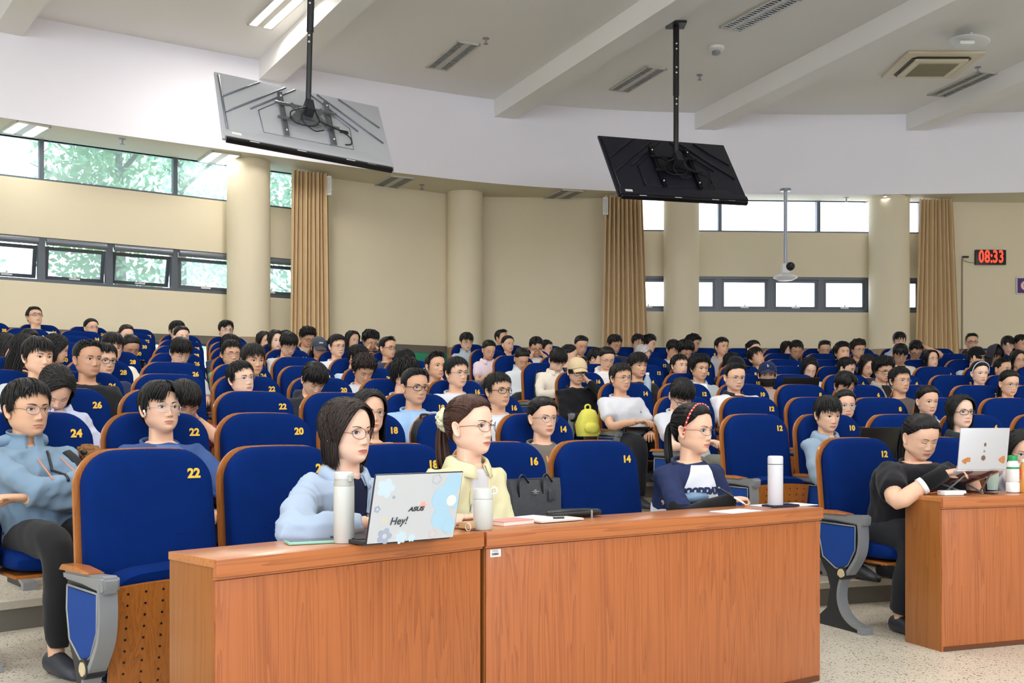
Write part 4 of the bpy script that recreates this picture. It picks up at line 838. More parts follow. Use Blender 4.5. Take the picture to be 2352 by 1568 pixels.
def face_disp(x, z, fem, closed):
    ax = np.abs(x); nz = np.interp(z, [.058, .062, .0665, .0715, .076, .085, .095, .105, .115, .126], [0, .003, .0105, .0175, .0185, .0138, .009, .0052, .0022, 0])
    if fem: nz = nz*.92
    sx = np.interp(z, [.07, .11], [.0088, .0068]); d = nz*G(x, sx)
    d += .0088*G(ax-.0130, .0058)*G(z-.0705, .0058)
    d -= (.0070 if not closed else .0038)*G(ax-.0310, .0150)*G(z-.1105, .0092) + .0038*G(ax-.0135, .0055)*G(z-.112, .008)
    d += .0028*G(ax-.028, .018)*G(z-.1285, .007)+.0036*G(ax-.041, .016)*G(z-.084, .014)
    d += .0035*G(x, .024)*G(z-.045, .016)+.0030*G(x, .017)*G(z-.0485, .0036)+.0038*G(x, .015)*G(z-.0378, .004)-.0024*G(x, .02)*G(z-.0432, .0018)
    d += -.0026*G(x, .018)*G(z-.0285, .0045)+.0038*G(x, .014)*G(z-.0135, .008)-.001*G(x, .003)*G(z-.055, .005)
    return d
class Head:
    def __init__(s, lod, fem=False, fat=0., closed=False, gaze=0., smile=0.):
        s.fem = fem; s.J = (.965 if fem else 1.)+fat*.10; s.closed = closed
        sub = [1, 3, 4][lod]; nc = [26, 40, 68][lod]
        T = catmull(HT, sub) if sub > 1 else HT
        u = np.linspace(-1, 1, nc, endpoint=False); a = PI*u-.52*np.sin(PI*u)
        rings = []
        for r in T:
            r = r.copy(); r[1] *= 1+fat*.12*math.exp(-((r[0]-.04)/.05)**2)
            X, Y, Z = head_pts(a, r, s.J); m = np.clip(np.cos(a)*2.2, 0, 1); Y = Y+face_disp(X, Z, fem, closed)*m
            if fat: Y = Y+np.where(np.cos(a) > 0, fat*.004*math.exp(-((r[0]+.005)/.02)**2), 0)
            rings.append(np.stack([X, Y, Z], 1))
        s.P = np.array(rings); b = s.b = MB(); b.loft(s.P, 0, (True, True)); s.lod = lod
        fr = s.P.reshape(-1, 3); s.fr = fr[fr[:, 1] > .0]
        s.ears()
        s.features(gaze, smile)
    def fy(s, x, z):
        d = (s.fr[:, 0]-x)**2+(s.fr[:, 2]-z)**2; i = np.argpartition(d, 4)[:4]; w_ = 1/(d[i]+1e-7); return float((s.fr[i, 1]*w_).sum()/w_.sum())
    def ears(s):
        for sg in (-1, 1):
            n = [8, 12, 18][s.lod]; th = np.arange(n)*2*PI/n; bd = np.array([sg*.42, -.9, .1]); bd /= np.linalg.norm(bd); up = np.array([sg*.08, -.16, 1.]); nn = np.cross(bd, up)*-sg; nn /= np.linalg.norm(nn)
            if nn[0]*sg < 0: nn = -nn
            c = np.array([sg*.0755*s.J, -.014, .100]); rings = []
            for r, h in [(.02, .001), (.45, .0015), (.7, .004), (.88, .0085), (1., .0075), (1.03, .003), (.85, -.004), (.5, -.008)]:
                shp = 1+.12*np.sin(th)-.12*np.cos(th*2)
                rings.append(c+(r*.0165*np.cos(th)*shp)[:, None]*bd+(r*.030*np.sin(th)*(1-.1*np.cos(th)))[:, None]*up+h*nn+.008*bd)
            s.b.loft(rings, 0, (True, True))
    def patch(s, rows, mi):
        s.b.grid(rows, mi)
    def features(s, gaze, smile):
        L = s.lod; nS = [5, 8, 13][L]; off = [.0028, .0016, .0010][L]; S = np.linspace(-1, 1, nS)
        for sg in (-1, 1):
            ex, ez = .0312*sg, .1105; W = .0148 if not s.fem else .0155
            hu, hl = (.0058, .0040) if not s.fem else (.0068, .0046)
            tilt = .10*sg
            def pt(sx, t, o):
                x = ex+W*sx; e = (1-sx*sx)**.75; z = ez+(hu*max(t, 0)+hl*min(t, 0))*e+tilt*(x-ex)
                return (x, s.fy(x, z)+o+.0030*(1-sx*sx)*(1-t*t*.6), z)
            if not s.closed:
                s.patch([[pt(sx, t, off) for t in (-1, -.4, .3, 1)] for sx in S], 3)
                n = [8, 12, 18][L]; gx = gaze*.0045; cx = ex+gx; R = .0061
                pts = []
                for k in range(n):
                    q = 2*PI*k/n; x = cx+R*math.cos(q); sx = np.clip((x-ex)/W, -1, 1); e = (1-sx*sx)**.75; z = ez+.0006+R*math.sin(q); z = min(max(z, ez-hl*e+tilt*(x-ex)), ez+hu*e+tilt*(x-ex))
                    pts.append((x, s.fy(x, z)+off+.0036, z))
                s.b.add(pts, [tuple(range(n))], 4)
                up = [pt(sx, 1.0, off+.0012) for sx in S]
                s.b.tube(up, [.0006]+[.0011]*(nS-2)+[.0008], 5, 4)
                s.b.tube([(p[0], p[1]-.0004, p[2]+.0026) for p in up], .0013, 5, 0)
            else:
                s.patch([[pt(sx, t, off) for t in (-1, -.3, .4, 1)] for sx in S], 0)
                s.b.tube([(lambda p: (p[0], p[1]+.0006, p[2]-.0012))(pt(sx, -.55, off)) for sx in S], .0010, 5, 4)
            bx = np.linspace(.013, .047, [4, 6, 9][L]); rows = []
            for x in bx:
                q = (x-.013)/.034; z = .1275+.0055*math.sin(min(q*1.15, 1)*PI*.62)-.001*q; tk = .0031*(1-.7*q**2) if not s.fem else .0020*(1-.6*q**2)
                rows.append([(sg*x, s.fy(sg*x, zz)+off*.9, zz) for zz in (z-tk, z, z+tk)])
            s.patch(rows, 5)
            if L > 0: s.b.sphere((sg*.0062, s.fy(sg*.0062, .0655)-.0005, .0652), (.0026, .003, .0016), 8, 5, 6)
        rows = []; up = []
        for sx in S:
            x = sx*.0245; cz = .0428+smile*.0025*sx*sx; zu = cz+.0066*(1-sx*sx)**.8*(1-.22*math.exp(-(sx/.18)**2)); zl = cz-.0082*(1-sx*sx)**.7
            rows.append([(x, s.fy(x, z)+off*.8, z) for z in np.linspace(zl, zu, [3, 4, 7][L])]); up.append((x, s.fy(x, cz)+off+.0004, cz))
        s.patch(rows, 1); s.b.tube(up, .00065, 4, 6)
def poser(yaw, pitch, roll=0., sc=1., piv=(0, -.03, .02)):
    R = np.array(Euler((-pitch, roll, yaw), 'XYZ').to_matrix()); Ry = np.array(Matrix.Rotation(yaw, 3, 'Z')); piv = np.array(piv)
    def f(V, hair=False):
        V = np.asarray(V, float)*sc; k = np.clip((V[:, 2]+.075)/.085, 0, 1); k = (k*k*(3-2*k))[:, None]
        A = (V-piv)@R.T+piv
        if hair:
            k = np.clip((V[:, 2]+.16)/.2, 0, 1)[:, None]; B = (V-piv)@Ry.T+piv+((R-Ry)@np.array([0, 0, .05]))
            B[:, 2] = V[:, 2]+ (A[:, 2]-V[:, 2])*.3
            return A*k+B*(1-k)
        return A*k+V*(1-k)
    return f
# hair -------------------------------------------------------------
def dirv(az, ph): return np.array([math.sin(ph)*math.sin(az), math.sin(ph)*math.cos(az), math.cos(ph)])
def surf(D, off, J=1.):                       # directions (n,3) -> points on the scalp pushed out by off
    D = D/np.linalg.norm(D, axis=-1)[..., None]; z = .113+.1138*D[..., 2]; w_, f, bk, lf, c = htab(z); a = np.arctan2(D[..., 0], D[..., 1])
    X = w_*J*spw(np.sin(a), .92); Y = HY+np.where(np.cos(a) > 0, f, bk)*spw(np.cos(a), .86)
    Pn = np.stack([X, Y, z], -1); N = Pn-np.array([0, HY-.005, .118]); N[..., 2] *= .9; N /= np.linalg.norm(N, axis=-1)[..., None]
    return Pn+N*np.asarray(off)[..., None], N
def slerp(d0, d1, t):
    om = math.acos(max(-1, min(1, float(d0@d1)))); 
    if om < 1e-3: return np.repeat(d0[None], len(t), 0)
    return (np.sin((1-t)*om)[:, None]*d0+np.sin(t*om)[:, None]*d1)/math.sin(om)
def ribbons(b, Pt, Nt, W, TH, mi=0):
    Pt = np.asarray(Pt); Nt = np.asarray(Nt); n, m = Pt.shape[:2]
    T = np.gradient(Pt, axis=1); T /= np.linalg.norm(T, axis=2)[..., None]+1e-9; S = np.cross(T, Nt); S /= np.linalg.norm(S, axis=2)[..., None]+1e-9; Nn = np.cross(S, T)
    W = W[..., None]; TH = TH[..., None]; V = np.stack([Pt+S*W, Pt+Nn*TH, Pt-S*W, Pt-Nn*TH], 2).reshape(-1, 3); Fc = []
    for i in range(n):
        for j in range(m-1):
            o = (i*m+j)*4
            for k in range(4): Fc.append((o+k, o+(k+1) % 4, o+4+(k+1) % 4, o+4+k))
    b.add(V, Fc, mi)
HAIR = {}
def hairmesh(style, lod, seed, J=1., under=False):
    rs = np.random.RandomState(seed*17+3); b = MB()
    nc = [22, 36, 64][lod]; nr = [6, 10, 16][lod]
    hl = {  # hairline polar angle by |azimuth| (deg): 0 45 70 85 110 140 180
     'short': (52, 58, 72, 98, 104, 118, 124), 'spiky': (46, 52, 68, 98, 106, 118, 124), 'fade': (46, 52, 66, 90, 96, 104, 110), 'fringe': (62, 64, 78, 102, 106, 120, 126), 'comma': (50, 60, 76, 102, 106, 120, 126),
     'curly': (58, 62, 76, 102, 106, 122, 128), 'bob': (42, 50, 72, 112, 125, 132, 136), 'sidebob': (42, 50, 72, 112, 125, 132, 136), 'long': (42, 50, 72, 115, 125, 132, 136), 'pony': (48, 55, 72, 82, 104, 126, 132), 'bun': (48, 55, 72, 82, 104, 126, 132), 'bangs': (64, 66, 84, 112, 125, 132, 136)}[style]
    hx = np.radians([0, 45, 70, 85, 110, 140, 180]); hline = lambda a: np.interp(np.abs(a), hx, np.radians(hl))
    base = {'short': .016, 'spiky': .014, 'fade': .013, 'fringe': .019, 'comma': .020, 'curly': .022, 'bob': .016, 'sidebob': .017, 'long': .014, 'pony': .016, 'bun': .017, 'bangs': .016}[style]
    if under: base = .006
    az = np.linspace(-PI, PI, nc, endpoint=False); k1, k2 = rs.uniform(0, 6, 2)
    rings = []
    for i in range(nr+1):
        t = i/nr; ph = hline(az)*(t*.985+.015); D = np.stack([np.sin(ph)*np.sin(az), np.sin(ph)*np.cos(az), np.cos(ph)], 1)
        side = np.abs(np.sin(az))**3*np.clip((ph-1.1)/.5, 0, 1); o = base*(1-.72*t**5)*(1-(.6 if style in ('fade', 'spiky') else (.3 if style == 'short' else .1))*side)
        o = o+.0008*t*np.sin(az*11+k1)+.0006*t*np.sin(az*23+k2)
        if i == nr: o = o*0-.004
        rings.append(surf(D, o, J)[0])
    b.loft(rings, 0, (True, False))
    NM = [.9, 1.35, 1.25][lod]; N = {'short': (90, 220, 520), 'spiky': (90, 200, 460), 'fade': (70, 170, 420), 'fringe': (100, 240, 560), 'comma': (100, 240, 560), 'curly': (120, 280, 600), 'bob': (90, 220, 520), 'sidebob': (90, 220, 520), 'long': (90, 220, 520), 'pony': (60, 170, 420), 'bun': (60, 170, 420), 'bangs': (100, 240, 560)}[style][lod]; N = int(N*NM)
    m = [5, 6, 8][lod]; T = np.linspace(0, 1, m); PT, NT, WW, TT = [], [], [], []
    W0 = [.011, .0058, .0046][lod]
    crown = dirv(PI, .35)
    for j in range(N):
        a1 = rs.uniform(-PI, PI); q = rs.uniform(0, 1); aa = abs(a1); hang = 0.; end_off = .004; lift = rs.uniform(.002, .007); hz = None
        o0 = base*.75+rs.uniform(0, .004); wv = W0*rs.uniform(.7, 1.25)
        if style in ('short', 'fringe', 'fade', 'spiky', 'comma', 'curly'):
            d0 = dirv(a1+rs.normal(0, .25), rs.uniform(.02, .75)) if rs.rand() < .55 else crown
            if rs.rand() < .5 and aa < 1.3: d0 = dirv(PI+rs.normal(0, .6), rs.uniform(.1, .5))
            pe = float(hline(a1)); ex = rs.uniform(-.10, .12); end_off = rs.uniform(.004, .010)
            if style == 'fringe' and aa < 1.0: ex += .20; end_off = rs.uniform(.007, .013)
            if style == 'short' and aa < .9: ex += rs.uniform(0, .16); end_off = rs.uniform(.007, .015)
            if style == 'comma' and aa < .9:
                sgn = 1 if a1 > -.15 else -1; a1 = sgn*(.35+abs(a1)*.7); pe = math.radians(72)+rs.uniform(-.1, .12); d0 = dirv(-.15, rs.uniform(.3, .75)); lift = .016; end_off = .012
            if style in ('fade', 'spiky') and aa > 1.25 and pe > 1.3: wv *= .6; end_off = .002; o0 *= .5; lift = .001; d0 = dirv(a1, 1.0)
            if style == 'spiky' and aa < 1.3: end_off = rs.uniform(.014, .034); pe *= rs.uniform(.5, 1.0); d0 = dirv(a1+rs.normal(0, .3), pe*.55)
            if style == 'fade' and aa < 1.3: end_off = rs.uniform(.010, .022); pe *= rs.uniform(.6, 1.); d0 = dirv(a1+rs.normal(0, .3), pe*.5)
            d1 = dirv(a1+rs.normal(0, .12), pe+ex)
            if style == 'curly': lift = rs.uniform(.006, .02); end_off = rs.uniform(.008, .018)
        elif style in ('bob', 'sidebob', 'long', 'bangs'):
            px_ = .12 if style in ('sidebob',) else 0.; off = rs.uniform(0, 1)
            d0 = dirv(-px_*3, rs.uniform(.0, .72)) if rs.rand() < .7 else dirv(PI, rs.uniform(0, .5))
            if style == 'bangs' and aa < .85: d0 = dirv(a1*.5, rs.uniform(.1, .5)); d1 = dirv(a1, math.radians(76)+rs.uniform(-.06, .06)); end_off = .010; lift = .010
            else:
                if aa < 1.38: a1 = math.copysign(1.38+rs.uniform(0, .4), a1+px_*4)
                d1 = dirv(a1, rs.uniform(1.75, 2.0)); end_off = .012+rs.uniform(0, .004); lift = .008
                hang = {'bob': .075, 'sidebob': .085, 'long': .27, 'bangs': .26}[style]*rs.uniform(.85, 1.05)
                if abs(a1) < 1.45: hang *= .85
        else:                                       # combed back
            a1 = rs.uniform(-2.3, 2.3); a1 = a1 if not 1.2 < abs(a1) < 1.75 else a1*.7; d0 = dirv(a1, float(hline(a1))-rs.uniform(.0, .5)); d1 = dirv(PI+rs.normal(0, .12), rs.uniform(1.25, 1.5)); end_off = base*1.0; o0 = base*rs.uniform(.55, .85); lift = .0015; wv *= .8
            if d0@d1 < -.98: continue
        if under:
            if aa < .75 and style not in ('long', 'bob'): continue
            if abs(a1) < .9: continue
            d0 = dirv(a1, 1.35); o0 = .006; lift = .002; end_off = min(end_off, .008)
            if d1[2] > -.05 and not hang: d1 = dirv(a1, 1.7)
        D = slerp(d0, d1, T); off = o0*(1-T)+end_off*T+lift*np.sin(PI*T)
        if style == 'curly': off = off+.006*np.sin(T*9+rs.uniform(0, 6))
        p, nn = surf(D, off, J)
        if hang:
            mh = 6; tt = np.linspace(0, 1, mh+1)[1:]; e = p[-1]; out = np.array([e[0], e[1]-HY, 0]); out /= np.linalg.norm(out); cu = -.012 if 'bob' in style else .0
            hp = e[None]+np.stack([out[0]*(cu*tt**2+.004*tt), out[1]*(cu*tt**2+.004*tt)-(.02*tt if style in ('long', 'bangs') else 0), -hang*tt], 1)
            hp[:, :2] += rs.normal(0, .004, 2)*tt[:, None]; p = np.vstack([p, hp]); nn = np.vstack([nn, np.repeat(out[None], mh, 0)])
        M_ = len(p); s = np.linspace(0, 1, M_); PT.append((p, nn)); WW.append(wv*(.75+.5*np.sin(PI*np.minimum(s*1.2, 1)))*(1-.86*s**4)); TT.append(np.full(M_, [.0016, .0012, .0009][lod])*(1-.5*s))
    for L_ in set(len(p) for p, _ in PT):
        idx = [i for i, (p, _) in enumerate(PT) if len(p) == L_]
        ribbons(b, [PT[i][0] for i in idx], [PT[i][1] for i in idx], np.array([WW[i] for i in idx]), np.array([TT[i] for i in idx]))
    if style in ('long', 'bangs', 'bob', 'sidebob'):      # inner curtain so the hair reads as a mass
        ln = {'bob': .06, 'sidebob': .07, 'long': .24, 'bangs': .23}[style]; aa_ = np.linspace(1.36, 2*PI-1.36, [14, 24, 36][lod]); rr_ = []
        for t in np.linspace(0, 1, 5):
            D = np.stack([np.sin(1.9)*np.sin(aa_), np.sin(1.9)*np.cos(aa_), np.full(len(aa_), math.cos(1.9))], 1); p, nn = surf(D, np.full(len(aa_), .007), J); p[:, 2] += .02-(ln+.02)*t; p[:, 1] -= .016*t*(style in ('long', 'bangs')); rr_.append(p)
        b.grid(rr_)
    if style == 'pony':
        c = surf(dirv(PI, 1.35)[None], np.array([.012]), J)[0][0]
        for k in range([10, 18, 44][lod]):
            o = rs.normal(0, 1, 2)*.8; path = catmull([c+np.array([o[0]*.006, .004, o[1]*.006]), c+np.array([o[0]*.009, -.026+o[1]*.004, -.012+o[1]*.006]), c+np.array([o[0]*.014, -.036+o[1]*.008, -.075]), c+np.array([o[0]*.018, -.028+o[1]*.010, -.16]), c+np.array([o[0]*.012, -.018+o[1]*.009, -.235+rs.uniform(-.02, .03)])], 2 if lod < 2 else 3)
            b.tube(path, np.interp(np.linspace(0, 1, len(path)), [0, .3, .8, 1], [.006, .0075, .006, .001]), 5)
        b.sphere(c+np.array([0, -.006, 0]), (.018, .014, .018), 10, 8)
    if style == 'bun':
        c = surf(dirv(PI, 1.25)[None], np.array([.022]), J)[0][0]; b.sphere(c, (.034, .028, .032), 12, 8)
        for k in range([6, 12, 24][lod]):
            q = rs.uniform(0, 2*PI); path = [c+np.array([.034*math.cos(t+q), -.012+.006*math.sin(3*t), .031*math.sin(t+q)]) for t in np.linspace(0, 2.5, 8)]; b.tube(path, .006, 5)
    return b
# hands ------------------------------------------------------------
def hand_mb(side, curl=.5, pen=False, lod=1):
    b = MB(); sg = side; seg = 8 if lod else 6
    b.loft([[(sg*cx+w_*.5*math.cos(a), y, z+t_*.5*math.sin(a)) for a in np.arange(10)*2*PI/10] for cx, y, z, w_, t_ in [(0, -.03, 0, .048, .036), (0, .0, 0, .054, .034), (0, .03, .001, .074, .032), (0, .07, .002, .082, .027), (0, .092, .0, .074, .020)]])
    for k, (x, L_, r) in enumerate([(-.031, .070, .0085), (-.0105, .079, .009), (.0105, .073, .0085), (.030, .058, .0075)]):
        c = curl*(1+.1*k); p = np.array([sg*x, .085, .0]); a = 0.; pts = [p-np.array([0, .02, 0])]+[p]
        if pen and k > 1: c *= 1.2
        for L1, da in ((L_*.42, c*.7), (L_*.32, c*1.0), (L_*.26, c*.7)):
            a += da; p = p+np.array([sg*x*.08*(1-c*.5), math.cos(a), -math.sin(a)])*L1; pts.append(p)
        b.tube(pts, [r*1.05, r, r*.97, r*.88, r*.62], seg)
        b.sphere(pts[-1], r*.66, seg, 5)
    th = [np.array([sg*-.026, .012, -.006]), np.array([sg*-.044, .032, -.014]), np.array([sg*-.047, .058, -.026-.01*curl]), np.array([sg*(-.036 if curl > .4 else -.05), .082, -.034-.014*curl])]
    b.tube(th, [.015, .0125, .0105, .0078], seg); b.sphere(th[-1], .008, seg, 5)
    return b
def frame_from(y, zhint):
    y = np.array(y, float); y /= np.linalg.norm(y); z = np.array(zhint, float); z -= y*(z@y); z /= np.linalg.norm(z)+1e-9; x = np.cross(y, z); return np.stack([x, y, z], 1)
def ik(S, W_, l1, l2, pole):
    S, W_ = np.array(S, float), np.array(W_, float); d = W_-S; L_ = np.linalg.norm(d)
    if L_ > (l1+l2)*.995: W_ = S+d/L_*(l1+l2)*.995; d = W_-S; L_ = np.linalg.norm(d)
    u = d/L_; a = (l1*l1-l2*l2+L_*L_)/(2*L_); h = math.sqrt(max(l1*l1-a*a, 1e-6)); p = np.array(pole, float); p -= u*(p@u); p /= np.linalg.norm(p); return S+u*a+p*h, W_
def remesh(b, vox, sm=5, extra=None):
    me = mesh_of(b, 'tmp', [], recalc=True); o = bpy.data.objects.new('tmp', me); COL.objects.link(o)
    m = o.modifiers.new('r', 'REMESH'); m.mode = 'VOXEL'; m.voxel_size = vox; m.use_smooth_shade = True
    if sm: s = o.modifiers.new('s', 'SMOOTH'); s.iterations = sm; s.factor = .5
    dg = bpy.context.evaluated_depsgraph_get(); r = bpy.data.meshes.new_from_object(o.evaluated_get(dg)); bpy.data.objects.remove(o); bpy.data.meshes.remove(me)
    n = len(r.vertices); V = np.empty(n*3); r.vertices.foreach_get('co', V); V = V.reshape(-1, 3); N = np.empty(n*3); r.vertices.foreach_get('normal', N); N = N.reshape(-1, 3)
    Fc = [tuple(p.vertices) for p in r.polygons]; bpy.data.meshes.remove(r); return V, N, Fc
def folds(V, N, rs, amp, f0=22., mask=1.):
    d = np.zeros(len(V))
    for k in range(7):
        kv = rs.normal(0, 1, 3); kv /= np.linalg.norm(kv); kv *= f0*rs.uniform(.7, 2.2); k2 = rs.normal(0, 1, 3)*f0*.5; ph = rs.uniform(0, 6, 2)
        d += (1-2*np.abs(np.sin(V@kv+ph[0]+1.3*np.sin(V@k2+ph[1]))))/(k+2.)
    return V+N*(d*amp*mask)[:, None]

SKINS = [mat('skin_%d' % i, c, .5, sss=.12, spec=.35, noise=.04, nscale=40) for i, c in enumerate([(236, 196, 172), (226, 182, 154), (212, 166, 136), (196, 150, 122)])]
M_lipm, M_lipf = mat('lip_muted', (196, 132, 116), .5), mat('lip_red', (206, 116, 108), .45)
M_eyew = mat('eye_white', (232, 228, 224), .3); M_iris = mat('iris_dark', (16, 10, 8), .3, spec=.3); M_brow = mat('eyebrow', (52, 42, 38), .7); M_mouthl = mat('mouth_line', (142, 84, 74), .6)
HAIRM = {'black': mat('hair_black', (14, 13, 14), .5, spec=.32), 'soft': mat('hair_softblack', (24, 21, 20), .5, spec=.35), 'brown': mat('hair_brown', (66, 40, 30), .5, spec=.35), 'dkbrown': mat('hair_darkbrown', (38, 26, 22), .5, spec=.35), 'silver': mat('hair_silver', (190, 184, 186), .45)}
def cloth(rgb): return mat('cloth_%d_%d_%d' % tuple(rgb), rgb, .85, spec=.2, sheen=.1, bump=.12, bscale=500)
WHITE = (202, 204, 212); BLACK = (22, 23, 26)
def cloth2(a, b_):
    nm = 'cloth2_%s_%s' % ('_'.join(map(str, a)), '_'.join(map(str, b_)))
    if nm in MATS: return MATS[nm]
    m = mat(nm, a, .85, spec=.2, bump=.12, bscale=500); t = m.node_tree; p = t.nodes['Principled BSDF']; at = t.nodes.new('ShaderNodeAttribute'); at.attribute_name = 'panel'
    g = t.nodes.new('ShaderNodeMath'); g.operation = 'GREATER_THAN'; g.inputs[1].default_value = 0; t.links.new(at.outputs['Fac'], g.inputs[0])
    mx = t.nodes.new('ShaderNodeMix'); mx.data_type = 'RGBA'; mx.inputs['A'].default_value = srgb(a)+(1,); mx.inputs['B'].default_value = srgb(b_)+(1,)
    t.links.new(g.outputs[0], mx.inputs['Factor']); t.links.new(mx.outputs['Result'], p.inputs['Base Color']); return m
CARM = {}
def glasses_mb(style, J):
    b = MB(); r, rx, ry, cz, sq = {'thin': (.0010, .0225, .0195, .1075, 1.), 'round': (.0012, .0212, .0200, .1065, 1.), 'black': (.0021, .0235, .0175, .1075, .8), 'clear': (.0016, .0245, .0205, .1065, .9), 'rimless': (.0007, .0225, .0165, .1075, .8)}[style]
    lens = []
    a = np.linspace(0, 2*PI, 25)
    for sg in (-1, 1):
        def lp(q, k=1.):
            x = sg*.0325+rx*k*math.copysign(abs(math.cos(q))**sq, math.cos(q)); return (x, .1005-1.9*max(abs(x)-.012, 0)**1.6*2.2, cz+ry*k*math.copysign(abs(math.sin(q))**sq, math.sin(q)))
        b.tube([lp(q) for q in a], r, 5); lens.append([lp(q, .97) for q in a[:-1]])
        e = lp(0 if sg > 0 else PI); b.tube([e, (sg*.068, e[1]-.012, cz+.006), (sg*.0765*J, .045, cz+.006), (sg*.0785*J, -.008, cz+.004), (sg*.077*J, -.026, cz-.012)], max(r, .0011), 5)
    b.tube([(-.0115, .1, cz+.004), (-.005, .1035, cz+.0085), (.005, .1035, cz+.0085), (.0115, .1, cz+.004)], max(r, .001), 5)
    return b, lens
M_lens = glassmat('lens_glass', (246, 248, 252), .965, .05)

def person(label, cat='person', pos=(0, 0, 0), rz=0., zn=1.0, lean=.10, hx=0., hyaw=0., hpitch=0., hroll=0., fem=False, skin=1, hair='short', hairc='black', glasses=None, gcol=None,
           shirt=WHITE, shirt2=None, sleeve='short', pants=(30, 32, 38), arms=('lap', 'lap'), eyes='open', gaze=0., lod=1, seed=1, fat=0., collar=None, wear=None, group='seated students', body_scale=1., smile=0., tyaw=0.,
           hands=None, open_front=None, sleeve2=None, neckline=None, extra=None, legs=True, hoodie=False, knee=.36, fine_hands=False):
    """pos = floor point under the hips; zn = height of the neck's base above that floor; lean = how far behind the hips it is"""
    rs = np.random.RandomState(seed*31+5); t = thing('person', label, cat, pos, rz, group)
    sc = (.965 if fem else 1.0)*body_scale; J = (.965 if fem else 1.)+fat*.10; bw = (.90 if fem else 1.)*(1+fat*.22)
    nb = np.array([hx, -lean, zn])                                # neck base
    hd = Head(lod, fem, fat, eyes == 'down', gaze, smile); pf = poser(hyaw, hpitch, hroll, sc)
    ho = nb+np.array([0, .022, .034])                             # chin-level origin of the head
    # ---- body: one skin mesh
    b = MB(); b.add(pf(hd.b.arr())+ho, hd.b.f, 0); b.m = list(hd.b.m)
    up = nb-np.array([0, 0, .52]); spine = lambda q: np.array([up[0]*q, -lean*q**1.2*.0+(-lean)*q, .50+(zn-.50)*q])
    def ring(c, w_, d_, n=16, e=.8, tilt=0.):
        a = np.arange(n)*2*PI/n; return np.stack([c[0]+w_*spw(np.cos(a), e), c[1]+d_*spw(np.sin(a), e), c[2]+tilt*np.sin(a)+0*a], 1)
    nb_ = [16, 20, 32][lod]
    b.loft([ring(spine(q), w_*bw, d_*(1+fat*.5), nb_) for q, w_, d_ in [(0, .13, .085), (.2, .125, .08), (.5, .115, .075), (.8, .125, .07), (.92, .10, .060), (.955, .084, .058), (.978, .070, .056), (.998, .056, .052)]])
    sh_z = zn-.050; SH = {s: np.array([s*.168*bw+hx*.9, -lean*.93+.0, sh_z]) for s in (-1, 1)}
    Wr, El = {}, {}
    AT = {'lap': ((.10, .30, .60), (.5, -.35, -1)), 'lap2': ((.05, .26, .60), (.6, -.2, -1)), 'tablet': ((.12, .34, .70), (.7, -.3, -1)), 'phone': ((.06, .26, .74), (.6, .0, -1)), 'desk': ((.13, .40, .775), (.8, -.1, -1)),
          'chin': None, 'cheek': None, 'temple': None, 'crown': None, 'fold': ((-.15, .165, .69), (1, .25, -.45)), 'foldu': ((-.13, .19, .755), (1, .3, -.4))}
    M3 = np.array(Euler((-hpitch, hroll, hyaw), 'XYZ').to_matrix())
    for k, s in enumerate((-1, 1)):
        a = arms[k]
        if isinstance(a, tuple) and a[0] == 'w':
            v = Matrix.Rotation(-rz, 3, 'Z')@(P(*a[1:4])-Vector(pos)); tg, pole = np.array(v), np.array(a[4] if len(a) > 4 else (.6*s, -.2, -1), float)
        elif isinstance(a, tuple): tg, pole = np.array(a[:3], float), np.array(a[3:6] if len(a) > 3 else (.6*s, -.2, -1), float)
        elif a in ('chin', 'cheek', 'temple', 'crown'):
            lo = {'chin': (s*.045, .075, -.055), 'cheek': (s*.085, .035, .0), 'temple': (s*.075, .105, .035), 'crown': (s*.09, .0, .15)}[a]; tg = ho+M3@np.array(lo)*sc; pole = np.array((s*.9, .25, -1.))
        else: tg, pole = np.array(AT[a][0])*np.array([s, 1, 1]), np.array(AT[a][1], float)*np.array([s, 1, 1])
        El[s], Wr[s] = ik(SH[s], tg, .285*body_scale, .245*body_scale, pole)
        hdv = Wr[s]-El[s]; hdv /= np.linalg.norm(hdv); zh = (0, 0, 1) if not (isinstance(a, str) and a in ('chin', 'cheek', 'temple', 'crown')) else (s, .3, .2)
        b.tube(catmull([SH[s]*.8+El[s]*.2-np.array([s*.012, 0, .01]), SH[s]*.5+El[s]*.5, El[s], El[s]*.5+Wr[s]*.5, Wr[s]], 3), np.interp(np.linspace(0, 1, 13), [0, .35, .5, .62, .85, 1], [.036, .038, .036, .037, .029, .025])*(.88 if fem else 1.)*(1+fat*.35), [8, 12, 16][lod])
        pen = hands == 'pen' and s == 1
        cu = .95 if pen or (isinstance(a, str) and a in ('chin', 'cheek', 'temple', 'crown')) else .55
        hm = hand_mb(s, cu, pen, lod); Rh = frame_from(hdv if isinstance(a, str) and a in ('chin', 'cheek', 'temple', 'crown') else hdv*np.array([1, 1, .35]), zh); hv = hm.arr()*(.90 if fem else 1.)@Rh.T+Wr[s]+hdv*.02
        if fine_hands:
            q = MB(); q.add(hv, hm.f); V, N, Fc = remesh(q, .0042, 2); b.add(V, Fc)
        else: b.add(hv, hm.f)
    KN = {}
    for s in (-1, 1):
        KN[s] = np.array([s*.11, knee, .50])
        b.tube(catmull([(s*.085, 0, .50), KN[s], (s*.10, knee+.02-(.41-knee)*.9, .12), (s*.1, knee+.05-(.41-knee)*.9, .05)], 3), np.interp(np.linspace(0, 1, 10), [0, .33, .66, 1], [.065, .048, .034, .03]), 8)
    sk = SKINS[skin]; bo = obj('body', mesh_of(b, 'body', [sk, M_lipf if fem else M_lipm, sk, M_eyew, M_iris, M_brow, M_mouthl], True), sk, t)
    # ---- shirt: torso and sleeves fused, with folds
    c = MB(); ls = 1.2 if sleeve2 == 'loose' else 1.
